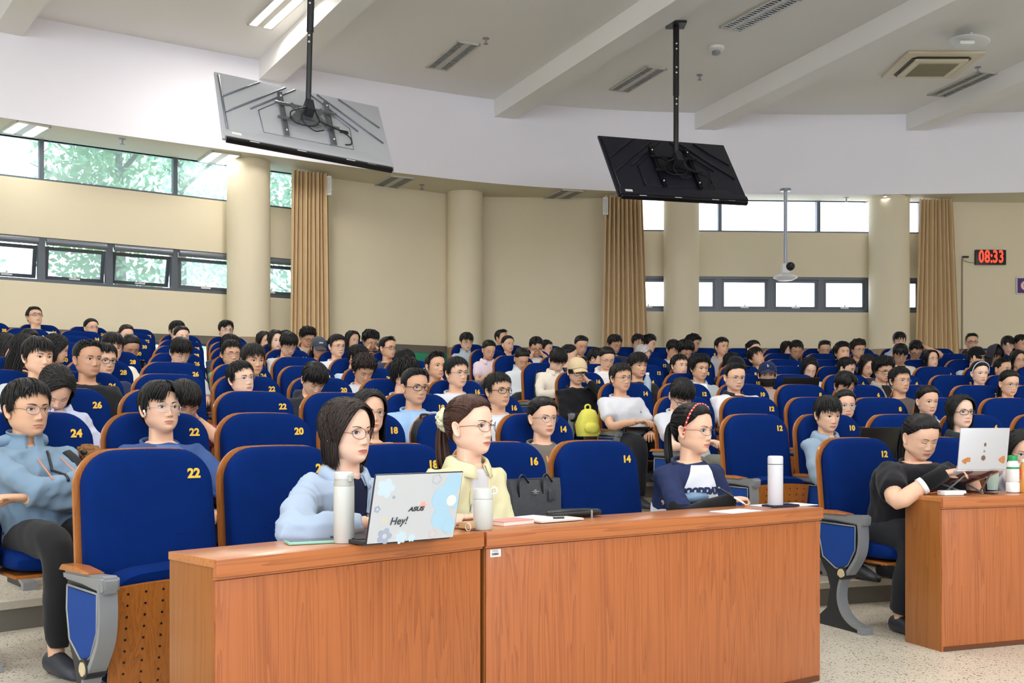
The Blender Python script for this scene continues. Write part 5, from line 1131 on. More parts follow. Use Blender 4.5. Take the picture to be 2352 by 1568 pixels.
    prof = [(-.02, .175, .135), (.15, .165, .128), (.4, .158, .118), (.65, .176, .12), (.80, .192, .112), (.885, .194, .10), (.938, .170, .088), (.962, .126, .078), (.978, .096, .072), (.984, .088, .068)]
    c.loft([ring(spine(q)+np.array([0, .01*(1-q), 0]), w_*bw*ls**.4, d_*(1+fat*.55), 20, .82) for q, w_, d_ in prof])
    for s in (-1, 1):
        c.sphere(SH[s]+np.array([-s*.006, 0, -.014]), np.array([.062, .066, .056])*(.92 if fem else 1.), 14, 10)
        r0 = .064*ls*(.93 if fem else 1.)*(1+fat*.35)
        if sleeve == 'short':
            e = SH[s]+(El[s]-SH[s])*.74; c.tube([SH[s]-np.array([s*.03, 0, -.002]), SH[s]*.5+e*.5, e], [r0*.92, r0, r0*1.0], 14)
        elif sleeve == 'elbow':
            e = SH[s]+(El[s]-SH[s])*.95; c.tube([SH[s]-np.array([s*.03, 0, -.002]), SH[s]*.5+e*.5, e], [r0*.92, r0, r0*1.0], 14)
        else:
            wr = El[s]+(Wr[s]-El[s])*(.97 if sleeve == 'long' else .6); c.tube(catmull([SH[s]-np.array([s*.03, 0, -.002]), SH[s]*.5+El[s]*.5, El[s], El[s]*.5+wr*.5, wr], 3), np.interp(np.linspace(0, 1, 13), [0, .4, .6, 1], [r0*.95, r0*.95, r0*.88, r0*(.62 if lod == 2 else .78)]), 14)
    if hoodie: c.tube([nb+np.array([.09*math.sin(q), -.035-.055*math.cos(q)-.02, .012+.012*math.cos(q)]) for q in np.linspace(-2.3, 2.3, 11)], [.02]+[.034]*9+[.02], 10)
    V, N, Fc = remesh(c, [.030, .021, .0105][lod], [4, 6, 18][lod])
    kf = 1.5 if sleeve == 'long' else 1.
    V = folds(V, N, rs, [.004, .006, .006][lod]*kf, 11.)
    if lod: V = folds(V, N, rs, .0040*kf, 26.)
    q = (V[:, 2]-.5)/(zn-.5); cen_y = -lean*q; front = V[:, 1]-cen_y
    q2 = MB(); mi = [0]*len(Fc); ms = [cloth(shirt)]
    ax = np.abs(V[:, 0]-hx*q); sd = None
    if open_front is not None: sd = np.minimum(front-.02, open_front[0]+(open_front[1]-open_front[0])*np.clip(q, 0, 1)-ax)
    elif shirt2 is not None: sd = np.maximum(np.minimum(ax-(.060*bw+.20*(.93-q)), (q-.1)*.3), (q-.955)*.4); sd = np.maximum(sd, ax-.20)
    if sd is not None: ms = [cloth2(shirt, shirt2)]
    q2.add(V, Fc)
    sh = obj('shirt' if open_front is None else 'jacket', mesh_of(q2, 'shirt', ms, True, recalc=False), ms[0], t)
    if sd is not None: at_ = sh.data.attributes.new('panel', 'FLOAT', 'POINT'); at_.data.foreach_set('value', sd.astype(np.float32))
    ms = [cloth(shirt)]
    if open_front is not None and lod > 0:      # the two edges of the open front
        from mathutils.bvhtree import BVHTree
        bv = BVHTree.FromPolygons([tuple(v) for v in V], Fc)
        for s in (-1, 1):
            pts = []
            for fq_ in np.linspace(.05, .93, 12):
                x = hx*fq_+s*(open_front[0]+(open_front[1]-open_front[0])*fq_); z = .5+(zn-.5)*fq_; h = bv.ray_cast((x, .6, z), (0, -1, 0))
                if h[0]: pts.append((h[0].x, h[0].y+.002, h[0].z))
            if len(pts) > 3: e = MB(); e.tube(pts, .006, 6, flat=.5); obj('front_edge', e, ms[0], sh, smooth=True)
    # neckline
    ang = np.linspace(0, 2*PI, 25)
    if collar == 'shirt':
        e = MB(); rows = []
        for (ro, zo) in [(1.45, -.016), (1.18, .014), (1.16, .030), (1.40, .022), (1.72, -.024)]:
            rows.append([nb+np.array([.062*ro*math.sin(a_), -.002+.056*ro*math.cos(a_)+.02*ro*(abs(a_) < 1), zo-.028*(math.cos(a_) > 0)*math.cos(a_)*1.2]) for a_ in np.linspace(.42, 2*PI-.42, 28)])
        e.grid(rows); o = obj('collar', e, ms[0], sh, smooth=True); md = o.modifiers.new('s', 'SOLIDIFY'); md.thickness = .004
    elif collar == 'stand':
        e = MB(); rows = [[nb+np.array([.060*ro*math.sin(a_), -.004+.056*ro*math.cos(a_), zo-.012*math.cos(a_)]) for a_ in np.linspace(.2, 2*PI-.2, 28)] for (ro, zo) in [(1.5, -.024), (1.2, .0), (1.12, .025), (1.14, .048), (1.18, .05)]]
        e.grid(rows); o = obj('collar', e, ms[0], sh, smooth=True); md = o.modifiers.new('s', 'SOLIDIFY'); md.thickness = .005
    elif not hoodie:
        e = MB(); e.tube([nb+np.array([.086*math.sin(a_), -.004+.072*math.cos(a_), -.012-.020*math.cos(a_)]) for a_ in ang], .0065, 8, flat=1.5)
        obj('neck_rib', e, cloth(neckline or (shirt2 if (shirt2 is not None) else shirt)), sh, smooth=True)
    # ---- trousers and shoes
    if legs:
        e = MB(); e.loft([ring((0, y, z), w_, d_, 14, .8) for y, z, w_, d_ in [(-.02, .44, .16, .13), (0, .5, .175, .135), (-.005, .56, .17, .125)]])
        for s in (-1, 1): e.tube(catmull([(s*.085, .0, .505), (s*.10, knee*.55, .52), KN[s]+np.array([0, .01, .0]), (s*.105, knee+.04-(.41-knee)*.6, .3), (s*.10, knee+.03-(.41-knee)*.9, .11)], 3), np.interp(np.linspace(0, 1, 13), [0, .3, .5, .6, 1], [.095, .085, .068, .066, .052])*(1+fat*.3), 12)
        if lod == 2: V, N, Fc = remesh(e, .022, 4); V = folds(V, N, rs, .004, 16.); e = MB(); e.add(V, Fc)
        obj('trousers', mesh_of(e, 'trousers', [cloth(pants)], True), cloth(pants), t)
        for s in (-1, 1):
            e = MB(); e.loft([[(s*.1+w_*math.cos(a_), y, max(z+h_*math.sin(a_), .004)) for a_ in np.arange(12)*2*PI/12] for y, z, w_, h_ in [(yy_+knee-.41-(.41-knee)*.9, a1_, a2_, a3_) for yy_, a1_, a2_, a3_ in [(.37, .045, .03, .04), (.40, .05, .038, .048), (.47, .05, .04, .046), (.55, .035, .045, .032), (.61, .028, .036, .022), (.635, .02, .015, .012)]]]); obj('shoe', e, mat('shoe_dark', (40, 44, 54), .5), t, smooth=60)
    # ---- hair, glasses, headwear
    hm = HAIRM[hairc]; hw = wear
    if hair:
        hb = hairmesh(hair, lod, seed, J, bool(wear) and wear[0] == 'cap'); ob = obj('hair', mesh_of(_xf(hb, lambda v: pf(v, True)+ho), 'hair', [hm], True, recalc=False), hm, t)
    if glasses:
        gm = {'thin': mat('frame_steel', (96, 84, 78), .3, metal=.7), 'round': mat('frame_bronze', (120, 84, 66), .3, metal=.6), 'black': mat('frame_black', (16, 16, 18), .3), 'clear': mat('frame_clear', (208, 196, 196), .25), 'rimless': mat('frame_silver', (170, 170, 172), .25, metal=.8)}[glasses]
        gb, lens = glasses_mb(glasses, J); go = obj('glasses', _xf(gb, lambda v: pf(v)+ho), gm, t, smooth=True)
        for l in lens:
            e = MB(); e.add(l, [tuple(range(len(l)))]); obj('lens', _xf(e, lambda v: pf(v)+ho), M_lens, go)
    if wear:
        kind = wear[0]; wm = cloth(wear[1])
        if kind == 'cap':
            az = np.linspace(-PI, PI, 32, endpoint=False); rings = []
            for i in range(9):
                t_ = i/8; ph = np.radians(3+t_*np.interp(np.abs(az), [0, 1.2, PI], [60, 74, 92])); D = np.stack([np.sin(ph)*np.sin(az), np.sin(ph)*np.cos(az), np.cos(ph)], 1); rings.append(surf(D, np.full(32, .021-.006*t_), J)[0])
            e = MB(); e.loft(rings, 0, (True, False)); co = obj('cap', _xf(e, lambda v: pf(v)+ho), wm, t, smooth=60)
            e = MB(); rows = []
            for k in range(5):
                r_ = k/4; rows.append([(.074*math.sin(a_)*(1-.05*r_), .062+.036*math.cos(a_)+.07*r_*math.cos(a_)**.6, .168-.018*r_-.030*math.sin(a_)**2+.012*r_*0) for a_ in np.linspace(-1.35, 1.35, 15)])
            e.grid(rows); bo_ = obj('brim', _xf(e, lambda v: pf(v)+ho), wm, co, smooth=True); md = bo_.modifiers.new('s', 'SOLIDIFY'); md.thickness = .003
            if len(wear) > 2:
                tm = text_mesh(wear[2], wear[3], .0006, mat('cap_print', (226, 226, 230), .6), .0003).copy(); n = len(tm.vertices); V = np.empty(n*3); tm.vertices.foreach_get('co', V); V = V.reshape(-1, 3)
                zz = .192+V[:, 1]; X = V[:, 0]*-1*-1; ph = np.arccos(np.clip((zz-.113)/.1138, -1, 1)); azv = X/.085; D = np.stack([np.sin(ph)*np.sin(azv), np.sin(ph)*np.cos(azv), np.cos(ph)], 1); Pq = surf(D, .0215+V[:, 2], J)[0]
                Pq = Pq*np.array([-1, 1, 1]); V2 = pf(Pq)+ho; tm.vertices.foreach_set('co', V2.ravel()); tm.update(); o = bpy.data.objects.new('cap_lettering', tm); COL.objects.link(o); o.parent = co
        if kind == 'hood':
            az = np.linspace(.75, 2*PI-.75, 28); rows = []
            for i in range(12):
                t_ = i/11; ph = .05+t_*2.35; D = np.stack([np.sin(ph)*np.sin(az), np.sin(ph)*np.cos(az), np.full(28, math.cos(ph))], 1); p_, _ = surf(D, np.full(28, .03+.012*t_), J); p_[:, 2] += .03*math.exp(-(t_/.12)**2); p_[:, 2] -= .05*max(0, t_-.7); rows.append(p_)
            e = MB(); e.grid(rows); o = obj('hood', _xf(e, lambda v: pf(v)+ho), wm, sh, smooth=True); md = o.modifiers.new('s', 'SOLIDIFY'); md.thickness = .006
    if extra: extra(dict(t=t, pf=pf, ho=ho, nb=nb, head=hd, J=J, V=V, shirt=sh, El=El, Wr=Wr, SH=SH, lean=lean, zn=zn))
    return t
def _xf(b, f):
    n = MB(); n.add(f(b.arr()), b.f); n.m = list(b.m); return n
def project_text(E, s, size, x, z, m, bold=.001, sx=1., name='shirt_lettering', depth=.001):
    from mathutils.bvhtree import BVHTree
    me = E['shirt'].data; bv = BVHTree.FromPolygons([v.co[:] for v in me.vertices], [tuple(p.vertices) for p in me.polygons])
    tm = text_mesh(s, size, depth, m, bold).copy(); n = len(tm.vertices); V = np.empty(n*3); tm.vertices.foreach_get('co', V); V = V.reshape(-1, 3)
    O = np.empty((n, 3))
    for i, v in enumerate(V):
        q = (-v[0]*sx+x, 1., v[1]+z); h = bv.ray_cast(q, (0, -1, 0)); y = h[0].y if h[0] else .05; O[i] = (q[0], y+.003+v[2], q[2])
    tm.vertices.foreach_set('co', O.ravel()); tm.update(); o = bpy.data.objects.new(name, tm); COL.objects.link(o); o.parent = E['shirt']; return o
# ---------------------------------------------------------------- chairs in rows
L0 = [-47.51, -44.03, -41.17, -38.83, -36.91, -35.26, -33.91, -32.71, -31.74, -30.9]
R0_ = [-21.98, -21.76, -21.14, -20.86, -20.56, -20.26, -20.03, -19.79, -19.57, -19.3]
ORD = ['front', 'second', 'third', 'fourth', 'fifth', 'sixth', 'seventh', 'eighth', 'ninth', 'tenth']
def px_of(row, phi):
    p = math.radians(phi); R = RR[row-1]; x, y = CX+R*math.sin(p), CY+R*math.cos(p); return 1176+F*x/y if y > .5 else -9999
SEATS = []
for r in range(1, 11):
    pd = math.degrees(.572/RR[r-1]); sh_ = math.degrees(-.024/RR[r-1]); nR = 14+2*((r-1)//2) if r > 1 else 14
    last = L0[r-1]+sh_+pd*5-pd/2; k = 0; row_ = []
    while True:
        ph = last-k*pd; x = px_of(r, ph)
        if x < -60 or (r == 1 and k > 4): break
        if not (r == 10 and x > 330): row_.append(dict(row=r, phi=ph, num=nR+2*k, block='left', end=(k == 0 and r < 10), start=(r == 1 and k == 4)))
        k += 1
    SEATS += row_[::-1]
    first = R0_[r-1]+sh_+pd/2; n0 = {1: 12, 2: 12, 3: 14, 4: 14, 5: 16, 6: 16, 7: 18, 8: 18, 9: 20}.get(r); k = 0
    if n0 is None: continue
    while True:
        ph = first+k*pd; x = px_of(r, ph)
        if x > 2450: break
        n = n0-2*k; n = n if n > 0 else 1-n
        SEATS.append(dict(row=r, phi=ph, num=n, block='right', end=False, start=(k == 0))); k += 1
PEOPLE = []
def pp(x, yt, row, ay, pitch, short, **k): PEOPLE.append((x, yt, row, ay, pitch, short, k))
NAVY, GREYT, LBL, PINK, KHAKI = (38, 46, 78), (150, 152, 156), (150, 184, 224), (226, 206, 218), (196, 186, 166)
# ---- front row at the desks are built separately below; (x, top of head, row, apparent turn to the right, head bent down, look)
pp(60, 869, 2, 32, 0, 'grey-blue windbreaker with crossed arms', hair='short', glasses='thin', shirt=(118, 142, 164), sleeve='long', hoodie=False, collar='stand', arms=('foldu', 'fold'), pants=(28, 28, 30), skin=2, special='windbreaker', shoes=1)
pp(368, 875, 2, 26, -6, 'blue two-tone T-shirt with white earpiece', hair='comma', glasses='clear', shirt=(78, 112, 170), shirt2=(60, 84, 136), sleeve='elbow', arms=('lap2', 'tablet'), skin=1, special='earbud')
pp(1570, 864, 3, 22, 42, 'white T-shirt writing with hand at ear', hair='fringe', glasses='black', sleeve='short', arms=('cheek', 'tablet'), side_swap=1, skin=0, pants=(120, 122, 112))
pp(850, 893, 2, 20, 0, 'white blouse behind the laptop user', fem=True, hair='long', glasses='round', shirt=(230, 230, 232), shirt2=(26, 26, 28), open_front=(.04, .05), sleeve='long', skin=1, eyes='open')
pp(1247, 910, 2, 30, 2, 'brown T-shirt with yellow lettering', fem=True, hair='bun', glasses='thin', shirt=(112, 104, 98), sleeve='short', skin=1, special='niu')
pp(1902, 907, 2, 30, 10, 'pale denim jacket with short black hair', fem=True, hair='fringe', shirt=(142, 162, 180), sleeve='long', collar='shirt', skin=1)
pp(2206, 906, 2, 32, -3, 'dark green jacket and black glasses', fem=True, hair='bob', glasses='black', shirt=(44, 50, 52), sleeve='long', collar='shirt', skin=0)
pp(138, 833, 3, 10, 48, 'lavender shirt with head bent low', fem=True, hair='sidebob', shirt=(196, 202, 228), sleeve='long', collar='shirt', skin=1, arms=('lap2', 'lap2'))
pp(425, 868, 3, 18, 30, 'dark red shirt resting head on hand', hair='fringe', hairc='soft', glasses='thin', shirt=(122, 30, 36), sleeve='short', arms=('lap', 'cheek'), skin=3)
pp(952, 843, 3, 30, 3, 'light blue raglan shirt and black glasses', hair='fade', glasses='black', shirt=(158, 190, 228), shirt2=(150, 184, 224), sleeve='short', skin=2)
pp(1143, 855, 3, 36, -2, 'white T-shirt and black glasses beside aisle', hair='short', glasses='black', shirt=(206, 212, 222), sleeve='short', skin=2)
pp(1942, 894, 3, 18, 2, 'black top and lilac-tinted glasses', fem=True, hair='bun', glasses='clear', shirt=BLACK, sleeve='long', skin=1)
pp(2130, 884, 3, 30, 6, 'blue checked collar', fem=True, hair='pony', shirt=(112, 132, 176), sleeve='long', collar='shirt', skin=1)
pp(86, 773, 4, 28, 0, 'light grey jacket over black zip top', hair='fringe', shirt=(184, 190, 196), shirt2=(22, 26, 28), open_front=(.06, .075), sleeve='long', skin=1, fat=.35)
pp(200, 779, 4, 30, 0, 'plain black T-shirt with square jaw', hair='fade', shirt=BLACK, sleeve='short', skin=3)
pp(556, 828, 4, 34, -4, 'white tracksuit top leaning right', hair='short', glasses='rimless', shirt=WHITE, sleeve='long', skin=0, hroll=.12)
pp(722, 827, 4, 24, 40, 'black hooded jacket looking down', hair='fringe', shirt=(34, 38, 48), sleeve='long', hoodie=True, skin=1, arms=('lap2', 'lap2'))
pp(1047, 819, 4, 38, 0, 'white T-shirt and round glasses', hair='short', glasses='thin', shirt=WHITE, sleeve='short', skin=1, fat=.2)
pp(925, 822, 4, 70, 12, 'white T-shirt with curly hair', hair='curly', shirt=WHITE, sleeve='short', skin=1)
pp(1425, 833, 4, 36, 0, 'white T-shirt on the aisle seat', hair='short', hairc='soft', glasses='thin', shirt=(206, 208, 216), sleeve='short', arms=('tablet', 'lap2'), skin=2, tablet=1, special='chestlogo')
pp(1688, 831, 4, 26, 8, 'black and white patterned jacket', hair='fade', glasses='thin', shirt=(30, 32, 38), shirt2=(214, 214, 218), sleeve='long', collar='shirt', skin=1, fat=.6, special='patches')
pp(1940, 850, 4, 30, 26, 'grey hoodie with long fringe', hair='comma', glasses='thin', shirt=(70, 74, 84), sleeve='long', skin=2)
pp(2066, 842, 4, 36, -2, 'taupe T-shirt and rimless glasses', hair='short', glasses='rimless', shirt=(88, 78, 74), sleeve='short', skin=2)
pp(2318, 848, 4, 28, 10, 'yellow top under red plaid shirt', fem=True, hair='pony', glasses='thin', shirt=(94, 30, 42), shirt2=(222, 160, 40), open_front=(.04, .06), sleeve='long', skin=1)
pp(238, 786, 5, 26, 6, 'navy jacket with hand at chin', hair='short', glasses='black', shirt=NAVY, sleeve='long', arms=('chin', 'lap'), skin=1)
pp(580, 788, 5, 26, 4, 'lime green T-shirt', hair='fringe', hairc='soft', shirt=(146, 178, 108), sleeve='elbow', skin=2, body_scale=1.06)
pp(836, 811, 5, 22, 34, 'white T-shirt with brown spiky hair', hair='curly', hairc='dkbrown', shirt=WHITE, sleeve='short', skin=2)
pp(1326, 820, 5, 20, 14, 'black sweater and beige cap', hair='short', glasses='black', shirt=(20, 20, 24), sleeve='long', arms=('temple', 'lap2'), side_swap=1, skin=1, wear=('cap', (208, 186, 150)), special='yellowpack', pants=(58, 42, 36))
pp(1465, 808, 5, 30, 4, 'black T-shirt behind the aisle seat', hair='fringe', shirt=(26, 26, 30), sleeve='long', skin=2)
pp(1606, 814, 5, 32, 6, 'open pale grey shirt over white tee', hair='curly', shirt=(172, 182, 186), shirt2=(226, 228, 236), open_front=(.05, .06), sleeve='short', collar='shirt', skin=2)
pp(1765, 830, 5, 4, 6, 'navy cap and black face mask', hair='short', glasses='rimless', shirt=(168, 156, 150), sleeve='long', skin=2, wear=('cap', (24, 36, 72), 'h', .03), special='mask')
pp(2027, 818, 5, 34, 16, 'beige jacket with fluffy hair', hair='curly', glasses='black', shirt=(168, 158, 148), shirt2=(34, 32, 36), open_front=(.03, .05), sleeve='long', collar='shirt', skin=2)
pp(2250, 828, 5, 26, 4, 'grey vest with pale hairband', fem=True, hair='bun', shirt=(150, 150, 166), sleeve='long', skin=0, special='hairband')
pp(258, 762, 6, 16, 8, 'cream shirt and thin glasses', hair='fringe', glasses='thin', shirt=(226, 220, 204), sleeve='short', skin=1)
pp(413, 772, 6, 24, 30, 'white T-shirt bent over notes', hair='fringe', shirt=WHITE, sleeve='elbow', skin=1, glasses='rimless')
pp(530, 780, 6, 20, 2, 'green tee with closed eyes smiling', hair='short', glasses='thin', shirt=(120, 150, 110), sleeve='short', skin=2, eyes='down', smile=1)
pp(816, 789, 6, 58, 18, 'pale blue shirt seen in profile', hair='short', glasses='black', shirt=(178, 196, 218), sleeve='short', skin=2)
pp(925, 800, 6, 80, 10, 'beige top turned far right', hair='short', shirt=(196, 190, 170), sleeve='long', skin=1)
pp(999, 808, 5, 34, -2, 'brown top with dark earpiece', hair='spiky', shirt=(150, 110, 86), sleeve='short', arms=('lap', 'chin'), skin=2, special='darkbud')
pp(1281, 796, 6, 24, 42, 'cream track jacket with black stripes', hair='fringe', shirt=(224, 216, 202), sleeve='long', collar='shirt', arms=('tablet', 'lap2'), skin=0, special='stripes', tablet=1, pants=(190, 184, 172))
pp(1395, 794, 6, 18, 22, 'white hoodie with round glasses', fem=True, hair='bun', glasses='thin', shirt=(226, 222, 220), sleeve='long', hoodie=True, skin=1, fat=.3)
pp(1560, 813, 6, 34, -2, 'dark collared shirt with wavy fringe', hair='short', shirt=(46, 58, 74), sleeve='short', collar='shirt', skin=1)
pp(1687, 818, 6, 60, 10, 'black cap seen from behind', fem=True, hair='bob', shirt=(60, 60, 76), sleeve='long', skin=1, wear=('cap', (24, 24, 30)))
pp(1862, 818, 6, 14, 30, 'pale top with straight black hair', fem=True, hair='long', shirt=(214, 212, 208), sleeve='long', skin=0)
pp(1940, 818, 6, 60, 16, 'black shirt with white collar', hair='short', shirt=(26, 26, 28), sleeve='long', collar='shirt', skin=1)
pp(1992, 812, 6, 26, 24, 'dark coat with wavy hair', fem=True, hair='long', hairc='soft', shirt=(50, 48, 56), sleeve='long', skin=1)
pp(2300, 820, 6, 50, 6, 'grey shirt covering mouth with hand', hair='spiky', shirt=(176, 170, 168), sleeve='long', arms=('lap', 'chin'), skin=2)
pp(45, 764, 5, 110, 20, 'black top with long hair facing away', fem=True, hair='long', shirt=BLACK, sleeve='long', skin=1)
pp(10, 764, 6, 62, 0, 'pale top laughing at the left edge', fem=True, hair='bob', hairc='soft', glasses='thin', shirt=(210, 204, 208), sleeve='long', skin=0, smile=1)
pp(120, 764, 6, 118, 14, 'dark top with smooth black hair', fem=True, hair='bob', shirt=(36, 36, 44), sleeve='long', skin=1)
pp(300, 766, 7, 18, 26, 'black shirt holding up a phone', fem=True, hair='pony', glasses='thin', shirt=(34, 34, 38), sleeve='long', arms=('phone', 'phone'), skin=3, special='phone')
pp(522, 764, 7, 40, 34, 'dark top with head bowed', hair='short', shirt=(60, 66, 76), sleeve='long', skin=1)
pp(661, 760, 7, 24, 30, 'light grey jacket with heavy fringe', hair='fringe', glasses='thin', shirt=(190, 188, 190), shirt2=(40, 36, 34), open_front=(.03, .05), sleeve='long', skin=1)
pp(773, 767, 7, 30, 2, 'white shirt and dark round glasses', hair='short', hairc='soft', glasses='thin', shirt=(224, 224, 232), sleeve='short', skin=1)
pp(889, 772, 7, 42, 0, 'navy shirt with spiky hair', hair='spiky', glasses='black', shirt=(50, 58, 84), sleeve='short', skin=2)
pp(1198, 797, 7, 22, 34, 'white jacket resting on the armrest', fem=True, hair='bun', shirt=(214, 220, 226), sleeve='long', collar='stand', skin=2, arms=('lap2', 'lap2'))
pp(1303, 789, 7, 100, 10, 'dark top with high ponytail', fem=True, hair='pony', shirt=(60, 56, 66), sleeve='long', skin=1)
pp(1364, 797, 7, 70, 16, 'dark top looking away behind white hoodie', hair='short', shirt=(70, 70, 80), sleeve='long', skin=1)
pp(1470, 790, 7, 60, 24, 'grey top with silver-streaked hair', fem=True, hair='sidebob', hairc='silver', shirt=(120, 118, 112), sleeve='long', skin=1)
pp(1572, 779, 7, 30, 34, 'dark jacket with tousled black hair', hair='curly', shirt=(40, 44, 60), sleeve='long', skin=3)
pp(1677, 808, 7, 70, 8, 'charcoal sweater with white earbud', hair='short', shirt=(58, 62, 70), sleeve='long', skin=2, special='earbud')
pp(1742, 796, 7, 34, -12, 'dark sweater dozing with tilted head', hair='fringe', shirt=(44, 44, 60), sleeve='long', skin=2, hroll=.35, eyes='down')
pp(1935, 787, 7, 24, -8, 'dark shirt leaning head back', hair='curly', shirt=(56, 58, 70), sleeve='long', skin=2)
pp(2071, 787, 7, 10, 30, 'cream jacket reading with glasses', hair='fringe', glasses='rimless', shirt=(206, 198, 186), shirt2=(30, 30, 34), open_front=(.03, .05), sleeve='long', skin=3)
pp(2138, 803, 7, 34, -8, 'dark coat with glasses looking up', fem=True, hair='long', glasses='thin', shirt=(46, 46, 66), sleeve='long', skin=1)
pp(2238, 795, 7, 80, 14, 'white shirt and black baseball cap', hair='short', shirt=(196, 198, 210), sleeve='long', skin=1, wear=('cap', (16, 16, 20), 'A', .02))
pp(2283, 793, 8, 30, 30, 'dark hood pulled over head', hair='fringe', shirt=(58, 54, 66), sleeve='long', skin=3, wear=('hood', (58, 54, 66)))
pp(2338, 803, 7, 24, 2, 'grey cardigan at the right edge', fem=True, hair='long', glasses='thin', shirt=(120, 108, 104), sleeve='long', skin=2)
pp(417, 748, 8, 20, 0, 'pale top covering an eye', fem=True, hair='bun', shirt=(206, 200, 204), sleeve='long', arms=('temple', 'lap'), skin=0)
pp(632, 757, 8, 24, 2, 'black top with shoulder-length hair', fem=True, hair='bob', hairc='soft', shirt=(34, 34, 38), sleeve='long', skin=0)
pp(733, 772, 8, 14, 24, 'grey baseball cap over long hair', fem=True, hair='long', shirt=(206, 206, 212), sleeve='long', skin=2, wear=('cap', (70, 76, 88), 'ARENA', .016))
pp(849, 756, 8, 26, 26, 'navy jacket with both hands raised', hair='curly', glasses='thin', shirt=(46, 50, 66), sleeve='long', arms=('temple', 'temple'), skin=2)
pp(1122, 779, 8, 24, 22, 'pink polo shirt with violet lanyard', fem=True, hair='bun', shirt=(228, 210, 222), sleeve='short', collar='shirt', arms=('phone', 'phone'), skin=2, special='lanyard')
pp(1232, 771, 8, 14, 26, 'white T-shirt adjusting glasses', hair='short', glasses='black', shirt=(224, 224, 228), sleeve='short', arms=('temple', 'temple'), skin=2)
pp(1334, 768, 8, 22, 22, 'black jacket with cropped hair', hair='fade', shirt=(34, 34, 38), sleeve='long', skin=2, fat=.2)
pp(1409, 766, 8, 34, 22, 'navy shirt before the middle curtain', hair='short', shirt=(44, 46, 66), sleeve='long', skin=3)
pp(1545, 778, 8, 30, 26, 'pale shirt with round black haircut', hair='fringe', shirt=(206, 200, 206), sleeve='short', skin=2)
pp(1657, 774, 8, 34, 0, 'light grey hooded top', hair='short', shirt=(176, 172, 176), sleeve='long', hoodie=True, skin=2)
pp(1729, 780, 8, 40, 6, 'black coat beside dozing student', fem=True, hair='bun', shirt=(34, 32, 40), sleeve='long', hoodie=True, skin=1)
pp(1830, 779, 8, 14, 26, 'navy sports jacket with white trim', hair='short', shirt=(30, 38, 64), sleeve='long', collar='stand', skin=3)
pp(1970, 779, 8, 30, 8, 'teal sweater touching mouth', hair='curly', hairc='dkbrown', glasses='thin', shirt=(40, 66, 76), sleeve='long', arms=('lap', 'chin'), skin=2)
pp(2106, 779, 8, 10, 36, 'dark shirt with hand on head', hair='short', glasses='black', shirt=(44, 44, 54), sleeve='short', arms=('crown', 'lap'), side_swap=1, skin=2)
pp(290, 744, 9, 18, 8, 'white blouse with parted brown hair', fem=True, hair='bun', hairc='dkbrown', glasses='thin', shirt=(226, 222, 220), sleeve='long', skin=0)
pp(405, 735, 9, 30, 10, 'grey sweater before the cream wall', hair='short', shirt=(120, 120, 126), sleeve='long', skin=1)
pp(519, 735, 9, 16, 0, 'dark shirt with shaggy fringe', hair='comma', glasses='thin', shirt=(60, 58, 60), sleeve='long', skin=0)
pp(64, 753, 8, 30, 16, 'white top half hidden at far left', fem=True, hair='bun', shirt=(226, 224, 226), sleeve='long', skin=1)
pp(605, 760, 9, 30, 2, 'black jacket with long parted hair', fem=True, hair='long', shirt=(40, 40, 46), sleeve='long', skin=1)
pp(654, 757, 10, 40, 10, 'grey top before the left curtain', hair='short', shirt=(90, 90, 96), sleeve='long', skin=1)
pp(704, 749, 9, 30, 26, 'beige top looking at phone', hair='curly', glasses='black', shirt=(190, 174, 150), sleeve='long', skin=2)
pp(808, 758, 9, 34, 6, 'white blouse with long straight hair', fem=True, hair='long', shirt=(224, 222, 226), sleeve='long', skin=1)
pp(1071, 762, 9, 20, 12, 'pale blue-grey zip jacket', hair='fringe', glasses='thin', shirt=(168, 182, 194), sleeve='long', collar='stand', skin=1)
pp(1150, 756, 10, 50, 0, 'dark tee with upright spiky hair', hair='spiky', shirt=(70, 66, 66), sleeve='short', skin=2)
pp(1166, 770, 9, 30, -2, 'tan sleeveless top with tied hair', fem=True, hair='bun', shirt=(196, 160, 130), sleeve='short', skin=1)
pp(1252, 780, 9, 60, 0, 'black top behind raised hands', hair='short', shirt=(44, 42, 46), sleeve='long', skin=1)
pp(1465, 766, 9, 22, 8, 'black bucket-shaped hair by middle curtain', hair='fringe', glasses='thin', shirt=(40, 40, 48), sleeve='long', skin=2)
pp(1487, 768, 9, 70, 8, 'dark coat with fluffy round hair', hair='curly', shirt=(36, 36, 42), sleeve='long', skin=1)
pp(1589, 767, 9, 60, 10, 'navy top before the round column', hair='curly', shirt=(44, 48, 64), sleeve='long', skin=3)
pp(1806, 782, 9, 40, 14, 'grey top with hair hiding cheek', fem=True, hair='long', shirt=(90, 86, 96), sleeve='long', skin=1)
pp(1894, 779, 9, 14, 20, 'navy fleece with combed greying hair', hair='spiky', hairc='soft', glasses='thin', shirt=(36, 44, 66), sleeve='long', skin=2)
pp(2066, 761, 9, 16, 12, 'white and grey hooded jacket', hair='fringe', shirt=(170, 176, 190), sleeve='long', hoodie=True, skin=1)
pp(2232, 764, 9, 14, 4, 'black polo below the digital clock', hair='fade', glasses='black', shirt=(40, 38, 46), sleeve='short', collar='shirt', skin=2)
pp(2316, 770, 9, 10, 20, 'grey sweater with bowl-cut hair', hair='fringe', glasses='rimless', shirt=(150, 144, 150), sleeve='long', skin=1)
pp(2342, 767, 9, 40, 12, 'dark jacket at the back right edge', hair='short', shirt=(60, 56, 66), sleeve='long', skin=2)
pp(80, 705, 10, 22, -18, 'white-collared grey top gazing up', hair='short', glasses='black', shirt=(196, 200, 204), sleeve='short', skin=1, fat=.25)
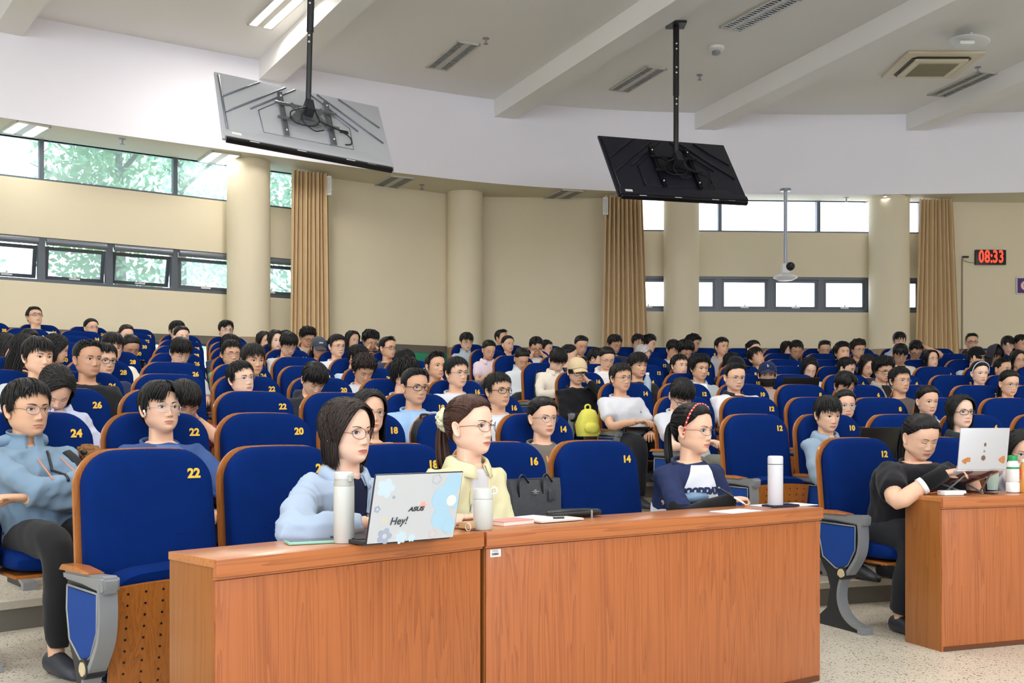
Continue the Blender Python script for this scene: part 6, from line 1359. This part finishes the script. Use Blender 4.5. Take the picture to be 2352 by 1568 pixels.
pp(209, 731, 10, 26, -4, 'brown top before the left wall', fem=True, hair='bun', glasses='thin', shirt=(120, 100, 84), sleeve='short', skin=1)
def ray_at(px, R):
    r = (px-1176)/F; a = 1+r*r; b = 2*(-r*CX-CY); c = CX*CX+CY*CY-R*R; d = (-b+math.sqrt(b*b-4*a*c))/(2*a); return r*d, d
def head_top(sc, pitch, sitp=.034): return sitp+sc*(.02+.10*math.cos(pitch)+.107+.014)
OCC = {}; USED = set()
def specials(kind, short):
    def f(E):
        t, pf, ho, nb, J = E['t'], E['pf'], E['ho'], E['nb'], E['J']
        if kind in ('earbud', 'darkbud'):
            m = M_white if kind == 'earbud' else M_black
            for s in (-1, 1):
                b = MB(); b.sphere((s*.083*J, .0, .098), (.007, .007, .008), 8, 6); b.cyl((s*.083*J, .002, .096), (s*.082*J, .008, .078), .003, 6); obj('earpiece', _xf(b, lambda v: pf(v)+ho), m, t, smooth=True)
        if kind == 'mask':
            b = MB(); rows = []
            for z in np.linspace(-.004, .078, 9): rows.append([(lambda x: (x, (E['head'].fy(x, max(z, .004)) if abs(x) < .062 else .045-(abs(x)-.062)*1.9)+.006+(.008 if abs(x) < .03 and z > .03 else 0), z))(x) for x in np.linspace(-.073, .073, 17)])
            b.grid(rows); o = obj('face_mask', _xf(b, lambda v: pf(v)+ho), mat('mask_black', (16, 16, 20), .7), t, smooth=True)
        if kind == 'niu': project_text(E, 'UNIU', .062, .0, E['zn']-.105, mat('print_orange', (212, 146, 66), .7), .003, name='shirt_lettering')
        if kind == 'chestlogo': project_text(E, 'jh', .022, -.07, E['zn']-.14, mat('print_grey', (120, 124, 134), .7), 0., name='chest_print')
        if kind == 'hairband':
            b = MB(); pts = [surf(dirv(a, 1.0-.0*abs(a))[None], np.array([.014]), J)[0][0] for a in []]
            pts = [surf(np.array([math.sin(q), .35*math.cos(q)+.1, math.cos(q)])[None], np.array([.016]), J)[0][0] for q in np.linspace(-1.6, 1.6, 17)]; b.tube(pts, .006, 6); obj('hairband', _xf(b, lambda v: pf(v)+ho), mat('pale_band', (196, 204, 226), .5), t, smooth=True)
        if kind == 'lanyard':
            b = MB(); 
            for s in (-1, 1): b.tube([nb+np.array([s*.06, .03, .0]), nb+np.array([s*.05, .105, -.06]), nb+np.array([.0, .125, -.24])], .004, 5)
            obj('lanyard', b, mat('violet_band', (122, 112, 206), .6), t)
        if kind == 'phone':
            w_ = (E['Wr'][-1]+E['Wr'][1])/2+np.array([0, .07, .045]); b = MB(); b.box((0, 0, 0), (.075, .009, .15)); b.xf(rot('X', -.5), w_); o = obj('held_phone', b, M_black, None, bevel=.003)
            mw = t.matrix_basis; o.matrix_world = Matrix.Translation(t.location)@Matrix.Rotation(t.rotation_euler[2], 4, 'Z'); o.name = 'phone'; tag(o, 'black phone held up by the person in black shirt', 'phone')
        if kind == 'stripes':
            for s in (-1, 1):
                S, El, Wr = E['SH'][s], E['El'][s], E['Wr'][s]
                for k, dz in enumerate((-.012, .0, .012)):
                    pts = catmull([S*1.0+np.array([s*-.07, 0, .045]), S+np.array([s*.03, 0, .052]), (S+El)/2+np.array([s*.058, dz, .012]), El+np.array([s*.045, dz, -.02]), (El+Wr)/2+np.array([s*.03, 0, -.04+dz*.3])], 4); b = MB(); b.tube(pts, .0035, 5); obj('sleeve_stripe', b, mat('stripe_dark', (26, 34, 40), .8), E['shirt'], smooth=True)
        if kind == 'windbreaker':
            zn = E['zn']; from mathutils.bvhtree import BVHTree
            me = E['shirt'].data; bv = BVHTree.FromPolygons([v.co[:] for v in me.vertices], [tuple(p_.vertices) for p_ in me.polygons])
            def sp(x, z): h = bv.ray_cast((x, 1., z), (0, -1, 0)); return (x, (h[0].y if h[0] else .08)+.006, z)
            b = MB(); b.tube([sp(0, z) for z in np.linspace(zn-.03, zn-.15, 10)], .006, 6); obj('zip', b, M_black, E['shirt'], smooth=True)
            b = MB(); pts = [sp(x, z) for x, z in zip(np.linspace(-.09, -.155, 12), np.linspace(zn-.035, zn-.17, 12))]; b.tube(pts, .020, 8, flat=.3, up=(0, 1, .3)); o = obj('shoulder_strap', b, mat('strap_black', (24, 24, 26), .8), t, smooth=True)
            for s in (-1, 1):
                b = MB(); b.tube([sp(s*.05, zn-.06), sp(s*.055, zn-.14)], .003, 5); obj('drawcord', b, mat('cord_orange', (206, 128, 84), .6), E['shirt'])
            b = MB(); b.tube([nb+np.array([.085*math.sin(q), -.03-.06*math.cos(q)*1.0-.0, .008-.02*math.cos(q)]) for q in np.linspace(-2.5, 2.5, 13)], [.012]+[.024]*11+[.012], 10); obj('folded_hood', b, E['shirt'].data.materials[0], E['shirt'], smooth=True)
        if kind == 'patches':
            zn = E['zn']
            for (x, z, w_) in [(-.15, zn-.13, .03), (-.19, zn-.19, .02), (.15, zn-.14, .03)]: project_text(E, '/', w_*4, x, z, mat('patch_white', (214, 214, 220), .8), .008, name='jacket_stripe')
    if callable(kind): return kind
    return f if kind else None
def place(x, yt, row, ay, pitch, short, k, hd=None, lean=.07, face=None, label=None, seat=True, tyaw=0., zfix=None):
    k = dict(k); kind = k.pop('special', None); k.pop('shoes', None); tab = k.pop('tablet', 0); swap = k.pop('side_swap', 0)
    fem = k.get('fem', False); sc = (.965 if fem else 1.)*k.get('body_scale', 1.); p = math.radians(pitch); tier = RISE*(row-1)
    if hd is None: hd = .235+.14*max(0, math.sin(p))
    X, Y = ray_at(x, RR[row-1]-hd); s_ = F/Y; ztop = HC+(YH-yt)/s_
    zn = ztop-head_top(sc, p)-tier; zn0 = zn; zn = min(max(zn, .80), 1.22)
    th_t = math.atan2(CX-X, -(CY-Y))+tyaw; th_h = math.atan2(-X, Y)+math.radians(ay); dy = th_h-th_t; dy = max(-1.1, min(1.25, dy))
    fwd = np.array([math.sin(th_t), -math.cos(th_t)]); hip = np.array([X, Y])+fwd*(lean-.012-.10*math.sin(p)*sc)
    bi = ASSIGN.get((x, row)) if seat else None
    if bi is not None:
        q = math.radians(SEATS[bi]['phi']); bc = np.array([CX+(RR[row-1]-.26)*math.sin(q), CY+(RR[row-1]-.26)*math.cos(q)])
    hx = 0.; rz = PI+th_t; lx = np.array([math.cos(rz), math.sin(rz)])
    if bi is not None and seat:
        OCC[bi] = (short, tab); off = float((np.array([X, Y])-bc)@lx); hx = .5*max(-.3, min(.3, off)) if row > 1 else 0.; hip = hip-lx*hx
        if abs(off) > .3: print('far from seat', short, round(off, 2))
    if abs(zn0-zn) > .001 or zn < .86 or zn > 1.12: print('neck %.2f' % zn0, short, x, row)
    if swap and 'arms' in k: k['arms'] = k['arms'][::-1]
    if 'arms' in k: k['arms'] = k['arms'][::-1]          # given as seen in the picture: left, right
    Yd = Y; lod = 2 if s_ > 380 else (1 if s_ > 215 else 0)
    if 'lod' in k: lod = k.pop('lod')
    if pitch > 19: k.setdefault('eyes', 'down')
    return person(label or 'person in %s, %s row' % (short, ORD[row-1]), pos=(hip[0], hip[1], tier), rz=rz, zn=zn, lean=lean, hx=hx, hyaw=dy, hpitch=p, lod=lod, seed=int(x*7+row), extra=specials(kind, short), gaze=k.pop('gaze', 0), **k)
FRONT = [(795, 1), (1078, 1), (1590, 1), (2117, 1), (2352, 1)]
ASSIGN = {}
for r in range(1, 11):
    prs = sorted((abs(px_of(r, s['phi'])-x), i, x) for i, s in enumerate(SEATS) if s['row'] == r for x in [q[0] for q in PEOPLE if q[2] == r]+[f[0] for f in FRONT if r == 1])
    ui, ux = set(), set()
    if r == 1:
        for x, nn, bk in [(795, 20, 'left'), (1078, 18, 'left'), (1590, 14, 'left'), (2117, 12, 'right'), (2352, 10, 'right')]: ASSIGN[(x, 1)] = [i for i, s in enumerate(SEATS) if s['row'] == 1 and s['num'] == nn and s['block'] == bk][0]
        continue
    for d, i, x in prs:
        if i in ui or x in ux or d > 160 and r > 1: continue
        ui.add(i); ux.add(x); ASSIGN[(x, r)] = i
for q in PEOPLE: place(*q)
import time
# ---- front row -----------------------------------------------------
def gd(E):
    project_text(E, "GOODDAY'", .04, .0, E['zn']-.14, mat('print_navy', (30, 44, 84), .7), .0035, 1.1)
    t, pf, ho = E['t'], E['pf'], E['ho']
    b = MB(); pts = [surf(np.array([math.sin(q), .30*math.cos(q)+.06, math.cos(q)])[None], np.array([.018]), E['J'])[0][0] for q in np.linspace(-1.75, 1.75, 60)]
    for i in range(len(pts)-1): b.sphere((pts[i]+pts[i+1])/2, .0052, 6, 4, i % 3 == 0)
    obj('hairband', mesh_of(_xf(b, lambda v: pf(v)+ho), 'hairband', [mat('band_red', (196, 36, 48), .5), mat('band_cream', (226, 190, 170), .5)], True), mat('band_red'), t)
def arm_cover(E, s):
    b = MB(); El, Wr, SH = E['El'][s], E['Wr'][s], E['SH'][s]; b.tube(catmull([SH*.45+El*.55, El, El*.5+Wr*.5, Wr*1.0, Wr+(Wr-El)*.12], 3), [.039, .041, .043]+[.045, .044, .042, .040, .037, .035, .034, .035, .036, .036], 16); return obj('arm_cover', b, cloth((14, 14, 18)), E['t'], smooth=True)
def g1(E):
    project_text(E, 'R', .034, .03, E['zn']-.15, M_white, .002)
def g2(E):
    t, pf, ho = E['t'], E['pf'], E['ho']
    b = MB(); c = surf(dirv(PI, 1.35)[None], np.array([.018]), E['J'])[0][0]+np.array([0, -.004, 0])
    for k in range(3):
        a = np.linspace(0, 2*PI, 64); b.tube([c+np.array([(.036-.006*k)*math.cos(q), -.012*k+.006*math.sin(9*q+k), (.036-.006*k)*math.sin(q)+.005*math.sin(7*q)]) for q in a], .011+.003*(k == 0), 8)
    obj('scrunchie', _xf(b, lambda v: pf(v)+ho), mat('scrunchie_cream', (226, 222, 190), .8), t, smooth=True)
    b = MB(); rs = np.random.RandomState(4)
    for k in range(26):
        q = rs.uniform(0, 2*PI); r = .048; b.sphere(c+np.array([r*math.cos(q), rs.uniform(-.03, .0), r*math.sin(q)]), .0022, 6, 4)
    obj('dots', _xf(b, lambda v: pf(v)+ho), M_dark, t)
def g4(E):
    t, pf, ho = E['t'], E['pf'], E['ho']
    for zz in (0, 1):
        b = MB(); q = surf(np.array([-.55, .25, 1.-.2*zz])[None], np.array([.014]), E['J'])[0][0]; b.box(q, (.018, .006, .004)); obj('hair_clip', _xf(b, lambda v: pf(v)+ho), M_white, t)
    El, Wr = E['El'][1], E['Wr'][1]
    b = MB(); b.tube([Wr+(El-Wr)*.38, Wr+(El-Wr)*.1, Wr+(Wr-El)*.12], [.045, .042, .042], 16); obj('wrist_brace', b, cloth((16, 16, 18)), t, smooth=True)
    b = MB(); b.tube([Wr+(El-Wr)*.46, Wr+(El-Wr)*.36], [.046, .0455], 16); obj('brace_cuff', b, M_white, t, smooth=True)
def g3(E):
    gd(E); arm_cover(E, -1); arm_cover(E, 1)
FR = []
g = place(795, 914, 1, 44, -2, 'pale blue jacket typing at the laptop', dict(special=g1, fem=True, hair='sidebob', hairc='dkbrown', glasses='round', skin=0, shirt=(164, 180, 202), shirt2=(30, 36, 60), open_front=(.035, .055), sleeve='long', sleeve2='loose', collar='shirt', arms=(('w', 842, 1199, 3.56, (1, -.1, -.25)), ('w', 905, 1204, 3.62)), lod=2, fine_hands=True, knee=.25), hd=.70, lean=-.13, label='person in pale blue jacket typing at the laptop, front row')
place(1078, 905, 1, 52, -2, 'cream yellow shirt with brown ponytail', dict(special=g2, fem=True, hair='pony', hairc='brown', glasses='round', skin=0, shirt=(218, 212, 172), shirt2=(208, 208, 214), open_front=(.03, .05), sleeve='long', sleeve2='loose', collar='shirt', arms=(('w', 1040, 1196, 3.9), ('w', 1078, 1196, 3.95)), lod=2, fine_hands=True, knee=.25), hd=.74, lean=-.13, label='person in cream yellow shirt with brown ponytail, front row')
place(1590, 924, 1, 55, 2, 'navy and white raglan tee writing', dict(special=g3, fem=True, hair='pony', glasses='thin', skin=1, shirt=(228, 230, 236), shirt2=(38, 48, 84), sleeve='elbow', arms=(('w', 1668, 1152, 4.76, (1, -.1, -.2)), ('w', 1590, 1150, 4.9, (-1, .1, -.3))), hands='pen', neckline=(38, 48, 84), lod=2, fine_hands=True, knee=.25), hd=.66, lean=-.13, label='person in navy and white raglan tee writing, front row')
place(2117, 947, 1, 36, 20, 'black T-shirt working at the raised laptop', dict(special=g4, fem=True, hair='pony', skin=1, fat=1.15, shirt=(22, 22, 28), sleeve='short', arms=(('w', 2158, 1092, 5.42, (1, 0, -.8)), ('w', 2230, 1090, 5.62)), lod=2, eyes='down', fine_hands=True, knee=.25), hd=.54, lean=-.13, label='person in black T-shirt working at the raised laptop')
place(2352, 985, 1, 20, 12, 'pale top behind the milk bottle', dict(fem=True, hair='bob', glasses='clear', skin=1, shirt=(200, 196, 204), sleeve='long', arms=('cheek', 'lap'), lod=2, fine_hands=True, knee=.25), hd=.30, lean=.02, label='person in pale top behind the milk bottle')

# ---- every seat, named by who sits in it or beside it
WORD = ['next', 'second', 'third', 'fourth', 'fifth', 'sixth', 'seventh', 'eighth', 'ninth', 'tenth']
for i, s in enumerate(SEATS):
    if i in OCC: lb = 'blue seat of the person in %s, %s row' % (OCC[i][0], ORD[s['row']-1])
    else:
        c = [(abs(j-i), j) for j in OCC if SEATS[j]['row'] == s['row']]
        if c:
            n, j = min(c); n = min(n, 10); lb = 'empty blue seat, %s %s of person in %s' % (WORD[n-1], 'right' if j < i else 'left', OCC[j][0])
        else: lb = 'empty blue seat'
        if s['row'] == 1 and s['start'] and s['block'] == 'left': lb = 'large empty blue seat in the foreground left of the desks'
    s['label'] = lb
    chair(s['row'], s['phi'], s['num'], lb, i in OCC or s['num'] == 16 and s['row'] == 1, True, s['end'], tablet=OCC[i][1] if i in OCC else 0)
